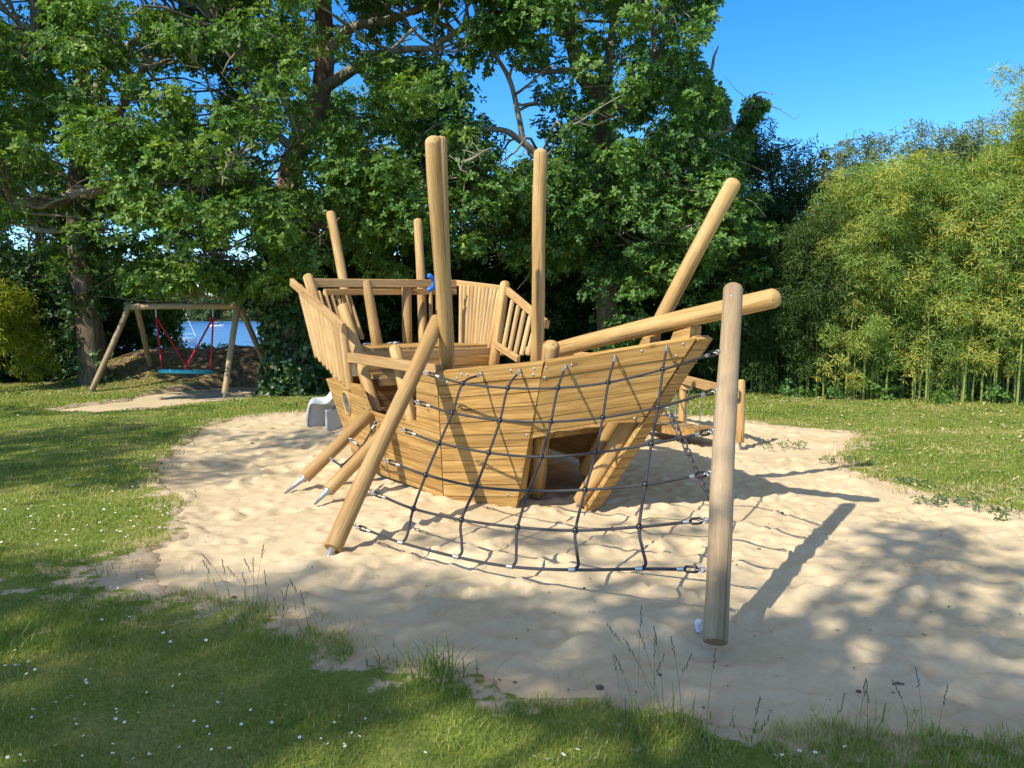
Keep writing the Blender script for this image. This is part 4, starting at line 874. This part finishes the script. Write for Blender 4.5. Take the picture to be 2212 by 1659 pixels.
# anchor chain
def chain(name, A, B, link_l, r, mat, parent, sag=.0, wid=.55):
    A = Vector(A); B = Vector(B); L = (B-A).length; n = max(2, int(L/(link_l*.74))); mb = MB(); t0 = (B-A).normalized()
    for i in range(n):
        t = (i+.5)/n; c = A.lerp(B, t)-up_*(sag*4*t*(1-t)); s = up_ if abs(t0.z) < .8 else Vector((0, 1, 0)); Mx = frame(c, t0, s if i % 2 else t0.cross(s))
        hw = link_l*wid/2; hl = link_l/2-hw; vs = []; N = 14; m = 6
        for a_ in range(N):
            a = 2*math.pi*a_/N
            for b_ in range(m):
                b = 2*math.pi*b_/m; q = hw-r+r*math.cos(b); vs.append(Mx@Vector((q*math.cos(a)+math.copysign(hl, math.cos(a)), q*math.sin(a), r*math.sin(b))))
        mb.add(vs, [(a_*m+b_, ((a_+1) % N)*m+b_, ((a_+1) % N)*m+(b_+1) % m, a_*m+(b_+1) % m) for a_ in range(N) for b_ in range(m)], .5, True)
    return mb.build(name, mat, parent)
chain('anchor_chain', P(1441, 882, 6.2), P(1533, 1073, 7.0), .13, .008, M['chain'], ship)
# ---- climbing net
def onto(A, B, u, v):                      # point of line AB nearest to the sight line through (u,v)
    d1 = (B-A); d2 = ray(u, v); w0 = A-EYE; a = d1.dot(d1); b = d1.dot(d2); c = d2.dot(d2); d = d1.dot(w0); e = d2.dot(w0); return A+d1*((b*e-c*d)/(a*c-b*b))
Lp = [(912, 805), (893, 868), (862, 928), (826, 994), (796, 1063), (762, 1136)]; Rp = [(1554, 760), (1550, 844), (1543, 931), (1537, 1022), (1531, 1123), (1524, 1230)]
K = [[(1000, 828), (1097, 838), (1205, 838), (1314, 826), (1432, 798)], [(977, 892), (1080, 908), (1190, 911), (1302, 902), (1421, 880)], [(949, 957), (1056, 978), (1170, 987), (1287, 978), (1407, 959)],
     [(920, 1026), (1028, 1051), (1142, 1060), (1264, 1058), (1394, 1047)], [(893, 1099), (997, 1123), (1118, 1139), (1243, 1146), (1381, 1138)], [(866, 1172), (986, 1203), (1102, 1224), (1237, 1231), (1382, 1229)]]
TOP = [(1048, 803), (1130, 795), (1228, 785), (1334, 765), (1445, 745)]
topP = [(rB if u < 1179 else rC)(u, v)-nb*.05 for u, v in TOP]
lP = [onto(LB, LT, u, v) for u, v in Lp]; rP = [onto(PB, PT, u, v) for u, v in Rp]
def edge(p, u, v, rad):                     # move from the log axis to its surface towards the net
    q = P(u, v, p.y); d = (q-p); return q if d.length > rad else p+d.normalized()*rad if d.length > 1e-4 else q
lA_ = [P(u+6, v, p.y-.03) for (u, v), p in zip(Lp, lP)]; rA_ = [P(u-2, v, p.y+.0) for (u, v), p in zip(Rp, rP)]
y6 = [1/lerp(1/lA_[5].y, 1/rA_[5].y, (u-762)/(1518-762)) for u, v in K[5]]
KP = [[P(u, v, lerp(topP[j].y, y6[j], (i+1)/6)) for j, (u, v) in enumerate(row)] for i, row in enumerate(K)]
def spline(k, n=7):
    out = []
    for i in range(len(k)-1):
        p0 = k[i-1] if i else k[0]*2-k[1]; p1 = k[i]; p2 = k[i+1]; p3 = k[i+2] if i+2 < len(k) else k[-1]*2-k[-2]
        for j in range(n): t = j/n; out.append(.5*((2*p1)+(p2-p0)*t+(2*p0-5*p1+4*p2-p3)*t*t+(3*p1-p0-3*p2+p3)*t**3))
    return out+[k[-1]]
hw = MB(); nets = []
def fitting(A, B):                          # eye on a log at A, thimble loop and ferrule towards B
    d = (B-A).normalized(); s = Vector((0, 0, 1)); Mx = frame(A+d*.012, d, s)
    f1 = MB(); f1.torus(Mx, .015, .005, 14, 7); f1.tube([A-d*.02, A], .006, 7); 
    Mx2 = frame(A+d*.040, d, d.cross(s)); f1.torus(Mx2, .013, .0045, 14, 7)
    return f1, A+d*.055
def endfit(A, B, netO):
    d = (B-A).normalized(); mb = MB(); Mx = frame(A+d*.075, d, Vector((0, 0, 1))); hl = .02
    vs = []
    for a_ in range(16):
        a = 2*math.pi*a_/16
        for b_ in range(6):
            b = 2*math.pi*b_/6; q = .017+.008*math.cos(b); vs.append(Mx@Vector((q*math.cos(a)+math.copysign(hl, math.cos(a)), q*math.sin(a)*.9, .009*math.sin(b))))
    mb.add(vs, [(a_*6+b_, ((a_+1) % 16)*6+b_, ((a_+1) % 16)*6+(b_+1) % 6, a_*6+(b_+1) % 6) for a_ in range(16) for b_ in range(6)], .5, True)
    mb.build('thimble', M['rubber'], netO); fitting(A, B)[0].build('eye_bolt', M['steel'], netO); mb = MB(); mb.tube([A+d*.115, A+d*.155], .0125, 14); mb.build('ferrule', M['alu'], netO); return A+d*.14
for i in range(6):
    da = (KP[i][0]-lA_[i]).normalized(); db = (KP[i][4]-rA_[i]).normalized(); mb = MB(); mb.tube(spline([lA_[i]+da*.14]+KP[i]+[rA_[i]+db*.14]), .0098, 9); ro = mb.build('rope', M['rope'], ship)
    endfit(lA_[i], KP[i][0], ro); endfit(rA_[i], KP[i][4], ro)
for j in range(5):
    A = topP[j]; B = KP[0][j]; d = (B-A).normalized(); low = KP[5][j]
    k = [A+d*.04]+[KP[i][j] for i in range(5)]+[KP[4][j].lerp(low, .55)+Vector((.018, 0, 0)), low+Vector((.035, .01, .03)), low+Vector((.012, 0, .004))]
    mb = MB(); mb.tube(spline(k, 6), .0098, 9); ro = mb.build('rope', M['rope'], ship); ro['label'] = 'black net rope running up to the hull board'
    fitting(A, B)[0].build('eye_bolt', M['steel'], ro); mb = MB(); mb.tube([A+d*.045, A+d*.085], .0135, 12); mb.build('ferrule', M['alu'], ro)
    mb = MB(); dr = (KP[5][min(j+1, 4)]-KP[5][max(j-1, 0)]).normalized(); mb.tube([low-dr*.022, low+dr*.022], .015, 14); mb.build('ferrule', M['alu'], ro)
    for i in range(5): mb = MB(); mb.ball(KP[i][j], .0225, 14, 10); mb.build('rope_knot', M['rubber'], ro)
# side ladder net between the two short logs
kk = [P(780, 966, 7.45), P(738, 1006, 7.12)]; e = [P(813, 911, 7.6), P(757, 949, 7.5), P(713, 991, 7.33)]; f = [onto(B1, B2, 812, 975), onto(B1, B2, 765, 1020)]
for i_, path in enumerate(([e[0], kk[0], kk[1]], [e[1], kk[0], f[0]], [e[2], kk[1], f[1]])):
    mb = MB(); mb.tube(spline(path, 5), .0095, 8); ro = mb.build('rope', M['rope'], ship); ro['label'] = 'short rope between the two low logs'; d = (path[1]-path[0]).normalized(); mb = MB(); mb.tube([path[0]+d*.05, path[0]+d*.09], .014, 12); mb.build('ferrule', M['alu'], ro); fitting(path[0], path[1])[0].build('eye_bolt', M['steel'], ro)
    if i_: mb = MB(); mb.ball(kk[i_-1], .0215, 12, 8); mb.build('rope_knot', M['rubber'], ro)

# ================================================================== chain bridge on the right
br = empty('chain_bridge', (2.4, 10.2, 0)); tag(br, 'low plank bridge hung on chains between round posts, behind the bow on the right', 'play bridge')
bA = Vector((2.88, 9.60, 0)); bB = Vector((2.50, 11.2, 0))
log('bridge_post', bA+up_*.05, bA+up_*.85, .05, .05, M['log'], br); log('bridge_post', bB+up_*.0, bB+up_*.80, .056, .056, M['log'], br); spike(bA+up_*.06, bA-up_*.05, br, .02)
beam('hand_rail', Vector((2.86, 9.52, .68))-Vector((.06, .02, 0)), Vector((2.44, 11.3, .72)), .055, .13, M['rail'], br)
beam('hand_rail', Vector((2.58, 11.05, .62)), Vector((1.95, 12.0, .62)), .09, .11, M['rail'], br)
w0 = Vector((1.75, 10.75, .16)); w1 = Vector((2.30, 9.62, .18)); wd = (w1-w0).normalized(); cross = Vector((-wd.y, wd.x, 0))*-1
cross = Vector((.9, .44, 0))
for i in range(13):
    t = (i+.5)/13; c = w0.lerp(w1, t)-up_*(.10*4*t*(1-t)*.5); mb = MB(); Mx = frame(c, cross, up_); mb.box(Mx, (0, -.05, -.055), (.50, .045, .055), .006); mb.build('bridge_plank', M['plank'], br, Mx)
hr0, hr1 = Vector((2.44, 11.3, .68)), Vector((2.80, 9.55, .66))
for i, (ut, vt, Yt, ub, vb, Yb) in enumerate(((1463, 832, 11.3, 1461, 922, 10.6), (1463, 832, 11.3, 1452, 921, 10.4), (1490, 832, 11.0, 1481, 925, 10.0), (1519, 835, 10.6, 1509, 931, 9.6), (1548, 840, 10.1, 1539, 936, 9.3), (1424, 845, 11.6, 1427, 914, 10.7))):
    chain('chain', P(ut, vt, Yt), P(ub, vb, Yb),   .035, .0035, M['chain'], br)
chain('chain', w0+up_*.06, w1+up_*.06,   .035, .0035, M['chain'], br, sag=.02)

# ================================================================== basket swing
sf = empty('swing_frame', (-7, 16.2, 0)); tag(sf, 'weathered round log frame of the swing on the left, standing over its own sand patch', 'swing frame')
tl = P(279, 662, 16.6); tr = P(514, 662, 15.9); log('cross_beam', tl, tr, .066, .064, M['old'], sf, dA=True)
for (u, v), tp, f_ in (((199, 842), tl, 1), ((335, 829), tl+Vector((.12, .08, -.05)), 0), ((485, 850), tr, 1), ((595, 832), tr+Vector((.02, .08, -.05)), 0)):
    g = G(u, v, .06 if f_ else -.02); d = (tp-g).normalized(); log('leg', g, tp+d*.03, .060, .060, M['old'], sf)
    if f_: spike(g, g-d*.14, sf, .03)
sc = P(402.8, 803, 16.2); sw = empty('basket_swing', tuple(sc)); tag(sw, 'round turquoise nest seat on red ropes hanging from the log swing frame', 'basket swing')
Mx = Matrix.Translation(sc) @ Matrix.Rotation(math.radians(-5), 4, 'X') @ Matrix.Rotation(math.radians(1.5), 4, 'Y')
mb = MB(); mb.torus(Mx, .50, .042, 48, 12); mb.build('seat_ring', M['teal'], sw, Mx)
mb = MB()
for k in range(-6, 7):
    x = k*.075; h = math.sqrt(max(.01, .47**2-x*x))
    for ax2 in (0, 1):
        p = [Mx@(Vector((x, s*h, -.13*(1-(x*x+(s*h)**2)/.22))) if ax2 else Vector((s*h, x, -.13*(1-(x*x+(s*h)**2)/.22)))) for s in (-1, -.6, -.2, .2, .6, 1)]; mb.tube(p, .006, 4)
mb.build('seat_net', M['net'], sw)
hl_ = P(337, 671, 16.42); hr_ = P(460, 671, 16.05)
for h_, ends in ((hl_, (math.radians(183), math.radians(106))), (hr_, (math.radians(-72), math.radians(3)))):
    low = h_-up_*.14; mb = MB(); mb.tube([h_+up_*.03, low], .016, 8); mb.build('hanger', M['steel'], sw)
    for a in ends: q = Mx@Vector((.50*math.cos(a), .50*math.sin(a), .02)); mb = MB(); mb.tube([low, low.lerp(q, .5), q], .020, 8); mb.build('rope', M['red'], sw)

# ================================================================== boats
def hull(name, cx, cy, az, L, bw, h, mat, label, cat):
    root = empty(name, (cx, cy, -4.5), az); tag(root, label, cat); Mx = wm(root); V = []; N = 14
    for i in range(N+1):
        t = i/N; x = (t-.45)*L; bb = bw/2*(math.sin(math.pi*min(1, .22+t*.78))**.6 if t < .999 else 0.02); sh = h*(1+.25*t*t); 
        for yy, z in ((-1, sh), (-.93, .35*h), (-.55, -.2), (0, -.35), (.55, -.2), (.93, .35*h), (1, sh)): V.append(Mx@Vector((x+(.25*(z/h) if t > .95 else 0), bb*yy, z)))
    mb = MB(); mb.add(V, [(i*7+k, (i+1)*7+k, (i+1)*7+k+1, i*7+k+1) for i in range(N) for k in range(6)], .5, True); mb.add(V[:7], [(0, 1, 2, 3, 4, 5, 6)], .5); mb.build('hull', mat, root)
    d = MB(); vs = [V[i*7] -up_*.04 for i in range(N+1)]+[V[i*7+6]-up_*.04 for i in range(N, -1, -1)]; d.add(vs, [tuple(range(len(vs)))], .5); d.build('deck', M['deckw'], root)
    return root, Mx
c = P(372, 741, 146); sb, Mx = hull('sailing_boat', c.x, 146, math.radians(14), 7.6, 2.3, 1.0, M['hull'], 'moored sailing boat with pale hull and bare mast on the lake, seen through the swing', 'boat')
mb = MB(); mb.box(Mx, (-1.6, -.7, .98), (1.6, .7, 1.42), .12); mb.build('cabin', M['deckw'], sb, Mx)
mb = MB(); mb.box(Mx, (-3.3, -1.17, .55), (3.4, 1.17, .72)); 
mb = MB(); mb.tube([Mx@Vector((.6, 0, 1)), Mx@Vector((.6, 0, 11.2))], .07, 8); mb.tube([Mx@Vector((.6, 0, 2.1)), Mx@Vector((-2.6, 0, 2.0))], .09, 8); mb.build('mast', M['mastm'], sb)
mb = MB(); mb.tube([Mx@Vector((.6, 0, 11)), Mx@Vector((4.2, 0, 1.4))], .06, 6); mb.tube([Mx@Vector((.6, 0, 11)), Mx@Vector((-3.2, 0, 1.1))], .02, 5); mb.build('rigging', M['deckw'], sb)
mb = MB(); mb.tube([Mx@Vector((4.2, -.3, 1.9)), Mx@Vector((4.3, 0, 2.0)), Mx@Vector((4.2, .3, 1.9)), Mx@Vector((2.2, 1.0, 1.8))], .03, 5); mb.tube([Mx@Vector((4.2, -.3, 1.9)), Mx@Vector((2.2, -1.0, 1.8))], .03, 5); mb.tube([Mx@Vector((2.2, -1, 1.8)), Mx@Vector((2.2, -1, 1.1))], .025, 5); mb.build('guard_rail', M['mastm'], sb)
c = P(467, 705, 300); mo, Mx = hull('motor_boat', c.x, 300, math.radians(5), 5.2, 2.0, .9, M['deckw'], 'small white motor boat far out on the lake', 'boat')
mb = MB(); mb.box(Mx, (-.6, -.6, .85), (1.1, .6, 1.7), .15); mb.build('cabin', M['hullb'], mo, Mx); mb = MB(); mb.box(Mx, (-.8, -.7, 1.7), (1.0, .7, 1.8), .03); mb.build('cabin_roof', M['deckw'], mo, Mx)
mb = MB(); mb.ball(P(556, 719, 219), .35, 12, 8); mb.tube([P(556, 719, 219), P(556, 714, 219)], .05, 6); tag(mb.build('buoy', M['deckw']), 'tiny white mooring buoy on the lake right of the motor boat', 'buoy')

# ================================================================== grass, daisies, weeds, litter
def land_at(x, y): return landz(np.atleast_1d(np.array(x, float)), np.atleast_1d(np.array(y, float)))
def lawn_h(x, y):
    d = pitd(x, y); return landz(x, y)+.035*np.exp(-(np.clip(d, 0, 9)/.3)**2)*(1.3*vnoise(x*1.9, y*1.9, 77)), d
def blades(bands, seed):
    r = np.random.RandomState(seed); VV = []; vr = []
    for y0, y1, dens, h0, w0 in bands:
        A = (y1-y0)*2*(.70*y1+.5); n = int(A*dens); y = r.uniform(y0, y1, n); x = r.uniform(-1, 1, n)*(.70*y1+.5)
        k = np.abs(x) < .70*y+.35; x = x[k]; y = y[k]; z, d = lawn_h(x, y); e = patd(x, y)
        pn = fbm(x*1.1, y*1.1, 60, 3); bare = .34*np.exp(-np.clip(d, 0, 9)/.22)+.28*np.exp(-(((x+2.75)/1.25)**2+((y-4.75)/.62)**2))
        k = ((d > -.04) | ((d > -.22) & (r.uniform(size=len(x)) < .10))) & (e > .0) & (fbm(x*3.3, y*3.3, 61, 3) > .14+bare*.85)
        x = x[k]; y = y[k]; z = z[k]; d = d[k]; pn = pn[k]; n = len(x)
        tuft = fbm(x*2.3, y*2.3, 63, 3); h = h0*r.uniform(.5, 1.35, n)*(.5+.95*np.clip((tuft-.3)*2, 0, 1.4))*(1+.8*np.exp(-np.clip(d, 0, 9)/.08))
        w = w0*r.uniform(.6, 1.2, n); a = r.uniform(0, 6.283, n); ln = r.uniform(.2, 1.1, n)*h; b = a+r.normal(size=n)*.6
        dx = np.cos(b)*ln; dy = np.sin(b)*ln; px = -np.sin(a)*w/2; py = np.cos(a)*w/2; z = z-.004
        V = np.stack([np.stack([x-px, y-py, z], 1), np.stack([x+px, y+py, z], 1), np.stack([x+px*.8+dx*.35, y+py*.8+dy*.35, z+h*.55], 1), np.stack([x-px*.8+dx*.35, y-py*.8+dy*.35, z+h*.55], 1), np.stack([x+dx, y+dy, z+h*.92], 1)], 1)
        VV.append(V.reshape(-1, 3)); dry = fbm(x*.9+7, y*1.3, 66, 3)
        vr.append(np.clip(.20+.34*r.uniform(size=n)+1.7*np.clip(dry-.46, 0, .4)+.25*np.exp(-np.clip(d, 0, 9)/.25)+(r.uniform(size=n) > .90)*.45, 0, 1))
    V = np.concatenate(VV); v = np.concatenate(vr); n = len(v); i = np.arange(n)[:, None]*5
    F3 = np.concatenate([i+np.array([[0, 1, 2]]), i+np.array([[0, 2, 3]]), i+np.array([[3, 2, 4]])])
    return npmesh('grass', V, F3, M['grass'], None, np.tile(v, 3))
gr = blades([(2.5, 4.2, 11000, .034, .0036), (4.2, 6.0, 6000, .036, .005), (6.0, 9, 1900, .042, .009), (9, 13, 700, .042, .014), (13, 18.2, 330, .05, .022)], 3); tag(gr, 'short mown grass blades of the lawn', 'grass', kind='stuff')
# daisies
mb = MB(); 
for k in range(11):
    a = 2*math.pi*k/11; c_, s_ = math.cos(a), math.sin(a); mb.add([(0, 0, .03), (.010*c_-.003*s_, .010*s_+.003*c_, .033), (.0125*c_, .0125*s_, .031), (.010*c_+.003*s_, .010*s_-.003*c_, .033)], [(0, 3, 2, 1)], 0)
mb.ball((0, 0, .032), .0042, 8, 5, sc=(1, 1, .6), var=1); mb.tube([(0, 0, -.01), (.003, 0, .03)], .0009, 4, False, var=.5)
t = NT('daisy'); t.base(t.ramp(t.attr('var'), (0, (.85, .85, .83)), (.4, (.85, .85, .83)), (.5, (.06, .14, .03)), (.7, (.06, .14, .03)), (.9, (.75, .48, .03)))); t.set(Roughness=.8)
dz = mb.build('daisy', t.m, None, Matrix()); first = True; rr = random.Random(4)
for poly, n_, s in (([(0, 1659), (0, 1400), (300, 1440), (800, 1560), (760, 1659)], 66, .78), ([(0, 1100), (390, 1090), (395, 1150), (200, 1190), (0, 1180)], 84, 1.1), ([(120, 1000), (380, 980), (370, 1070), (150, 1070)], 40, 1.1),
                    ([(900, 1600), (1300, 1600), (1300, 1659), (850, 1659)], 7, 1.0), ([(1640, 1625), (1900, 1635), (1950, 1655), (1640, 1655)], 5, 1.0), ([(100, 1200), (300, 1250), (500, 1420), (100, 1380)], 14, 1.0), ([(20, 900), (350, 900), (300, 960), (20, 990)], 16, 1.5)):
    c_ = 0
    while c_ < n_:
        u = rr.uniform(min(q[0] for q in poly), max(q[0] for q in poly)); v = rr.uniform(min(q[1] for q in poly), max(q[1] for q in poly))
        if not inpoly(np.array([u]), np.array([v]), poly)[0]: continue
        c_ += 1; g = G(u, v); z, d = lawn_h(np.array([g.x]), np.array([g.y]))
        if d[0] < .06: continue
        o = dz if first else dz.copy()
        if not first: COL.objects.link(o)
        first = False; o.matrix_basis = Matrix.Translation((g.x, g.y, float(z[0])+.006)) @ Matrix.Rotation(rr.uniform(-.5, .5), 4, 'X') @ Matrix.Rotation(rr.uniform(-.5, .5), 4, 'Y') @ Matrix.Scale(s*rr.uniform(.5, .8), 4)
        tag(o, 'small white daisy growing in the short grass beside the sand', 'daisy', 'daisies in the lawn')
# tall wild grasses at the sand edge
def wild(u, v, n, h, label, seed, leafn=26, lh=.16, spread=.05, heads=True):
    g = G(u, v); r = random.Random(seed); z0 = float(lawn_h(np.array([g.x]), np.array([g.y]))[0][0]); root = empty('wild_grass', (g.x, g.y, z0)); tag(root, label, 'grass tuft', 'tall grass tufts at the edge of the sand')
    mb = MB()
    for i in range(leafn):
        a = r.uniform(0, 6.28); hh = lh*r.uniform(.5, 1.1); b = Vector((g.x+r.gauss(0, spread), g.y+r.gauss(0, spread), z0-.01)); l = hh*r.uniform(.3, .9); w_ = .0028; d = Vector((math.cos(a), math.sin(a), 0)); s = Vector((-d.y, d.x, 0))
        pts = [b+d*(l*t*t)+up_*(hh*(t-.22*t*t*t)) for t in (0, .35, .7, 1)]; ws = (w_, w_, w_*.7, .0003); mb.add([p+s*(q*k) for p, q in zip(pts, ws) for k in (-1, 1)], [(i*2, i*2+1, i*2+3, i*2+2) for i in range(3)], r.random()*.6)
    mb.build('leaf_blades', M['grass'], root)
    if n:
        st = MB(); sd_ = MB()
        for i in range(n):
            hh = h*r.uniform(.55, 1.05); lx, ly = r.gauss(0, .18)*hh, r.gauss(0, .10)*hh; b = Vector((g.x+r.gauss(0, spread), g.y+r.gauss(0, spread*.6), z0-.01)); pts = [b+Vector((lx*t*t, ly*t*t, hh*t)) for t in [k/6 for k in range(7)]]; st.tube(pts, [.0013, .0012, .0011, .001, .0009, .0008, .0007], 4)
            d = (pts[-1]-pts[-2]).normalized()
            for k in range(9): c = pts[-1]+d*(.045-.009*k+.0)+Vector((r.gauss(0, .0028), r.gauss(0, .0028), 0))*(.3+.12*k); sd_.ball(c, .0035, 5, 4, sc=(.7, .7, 1.9))
        st.build('stalks', M['stalk'], root)
        if heads: sd_.build('seed_heads', M['seed'], root)
    return root
wild(545, 1345, 9, .34, 'tuft with dark seed heads left of the pit edge, in front of the leaning log', 1, 34, .12, .13); wild(620, 1395, 3, .30, 'thin stalks just right of the seed-head tuft at the pit edge', 12, 18, .12, .06)
wild(1425, 1592, 9, .46, 'tall seed-head grass in front of the standing net post', 2, 40, .17, .07); wild(1380, 1570, 3, .36, 'thin stalk left of the tall seed-head grass', 3, 14, .12, .05)
wild(1835, 1628, 4, .27, 'sparse stalks on the bottom edge right of the net post', 4, 16, .10, .07); wild(940, 1470, 0, .2, 'dark green grass tuft spilling over the near sand edge', 5, 90, .19, .075); wild(850, 1440, 0, .2, 'small grass tuft just left of the dark green one', 15, 40, .10, .06)
wild(1560, 1618, 2, .2, 'short tuft between the seed-head grass and the bottom edge, below the net post', 21, 60, .08, .09); wild(2050, 1600, 3, .26, 'faint dry stalks near the bottom right corner', 6, 12, .08, .06); wild(70, 1400, 0, .2, 'coarse grass tuft at the left edge by the bare patch', 7, 70, .13, .12); wild(230, 1240, 2, .16, 'ragged tuft on the bare earth bank left of the sand', 8, 30, .09, .10)
for i, (u, v) in enumerate([(2035, 1088), (2100, 1100), (1980, 1050), (2180, 1120), (1830, 1000), (1700, 965)]):
    g = G(u, v); C = np.array([(g.x+random.gauss(0, .13), g.y+random.gauss(0, .07), .035) for _ in range(5)]); root = empty('weed', (g.x, g.y, 0)); tag(root, 'low creeping green weed on the right edge of the sand', 'weed', 'creeping weeds on the right sand edge'); leaves('foliage', C, .09, 8, 4, .04, .018, M['ivyleaf'], root, flat=.4, seed=700+i)
# bamboo leaf litter on the right lawn
r_ = np.random.RandomState(12); n = 2300; y = r_.uniform(6.2, 15.2, n); x = r_.uniform(1.5, 11, n); k = (x < .72*y+.3) & (x > 3.0+.1*(13-y)) & (pitd(x, y) > .05) & (r_.uniform(size=n) < .25+.75*vnoise(x*1.2, y*1.2, 5)); x = x[k]; y = y[k]; n = len(x); z, d = lawn_h(x, y); a = r_.uniform(0, 6.28, n); l = r_.uniform(.05, .12, n)*(.7+y*.03); w_ = l*.14; dz_ = r_.uniform(-.2, .3, n)*l
c_, s_ = np.cos(a), np.sin(a); z = z+.022+.01*r_.uniform(size=n); o1 = lambda f, g, h: np.stack([x+c_*l*f-s_*w_*g, y+s_*l*f+c_*w_*g, z+dz_*f+h], 1)
V = np.stack([o1(-.5, 0, 0), o1(0, -1, .004), o1(.5, 0, 0), o1(0, 1, .004)], 1).reshape(-1, 3); i = np.arange(n)[:, None]*4
lt = npmesh('leaf_litter', V, i+np.array([[0, 1, 2, 3]]), M['litter'], None, r_.uniform(size=n)); tag(lt, 'pale fallen bamboo leaves scattered over the right lawn', 'leaf litter', kind='stuff')
# pebbles and twigs on the sand
for i, (u, v, s, lab) in enumerate([(1077, 1466, .012, 'small black pebble on the near sand'), (1295, 1490, .016, 'reddish brown round pebble on the near sand'), (1855, 1477, .011, 'brown pebble right of the net post'), (1112, 1467, .008, 'dark chip beside the black pebble'), (1425, 1453, .010, 'brown pebble behind the seed-head grass'), (1690, 1080+20, .010, 'dark pebble in the shadow right of the post'), (1262, 1262, .009, 'small stone below the climbing net'), (545, 955, .02, 'dark clod on the shaded sand at the left'), (505, 1290, .014, 'brown stone in the sand behind the seed-head tuft'), (1640, 1175, .012, 'bark chip near the net shadow')]):
    g = G(u, v); z = sand_at(g.x, g.y); mb = MB(); mb.ball((g.x, g.y, z+s*.35), s, 9, 6, sc=(1.25, 1, .7)); mb.v = [tuple(Vector(q)+Vector((random.gauss(0, s*.08), random.gauss(0, s*.08), random.gauss(0, s*.06)))) for q in mb.v]; tag(mb.build('pebble', M['stone']), lab, 'pebble')
for i, (u, v, lab) in enumerate([(1940, 1464, 'short reddish twig lying on the bottom right sand'), (450, 1295, 'dry curled twig at the left sand edge')]):
    g = G(u, v); z = sand_at(g.x, g.y)+.006; mb = MB(); mb.tube([(g.x-.025, g.y, z), (g.x, g.y+.006, z+.003), (g.x+.03, g.y-.002, z)], [.004, .006, .003], 6); tag(mb.build('twig', M['seed']), lab, 'twig')
q = G(1509, 1350); q.z = sand_at(q.x, q.y)+.03; mb = MB(); mb.ball(q, .024, 12, 8, sc=(.5, .6, 1.3)); rr = random.Random(3); mb.v = [tuple(Vector(p)+Vector((rr.gauss(0, .008), rr.gauss(0, .008), rr.gauss(0, .008)))) for p in mb.v]; mb.sm = [False]*len(mb.sm); tag(mb.build('paper_tissue', M['paper']), 'crumpled white tissue at the foot of the standing net post', 'tissue')

# fine debris on the sand
r_ = np.random.RandomState(33); n = 620; y = r_.uniform(2.9, 11, n); x = r_.uniform(-.7, .7, n)*y; k = pitd(x, y) < -.08; x = x[k]; y = y[k]; n = len(x); z = np.array([sand_at(a, b) for a, b in zip(x, y)])+.004
a = r_.uniform(0, 6.28, n); l = r_.uniform(.008, .03, n); w_ = r_.uniform(.002, .007, n); c_, s_ = np.cos(a), np.sin(a); o1 = lambda f, g, h: np.stack([x+c_*l*f-s_*w_*g, y+s_*l*f+c_*w_*g, z+h], 1)
V = np.stack([o1(-.5, 0, 0), o1(0, -1, .003), o1(.5, 0, .001), o1(0, 1, .003)], 1).reshape(-1, 3); i = np.arange(n)[:, None]*4
tag(npmesh('leaf_crumbs', V, i+np.array([[0, 1, 2, 3]]), M['stone'], None, r_.uniform(size=n)), 'small dark bits of leaf and bark scattered on the sand', 'debris', kind='stuff')
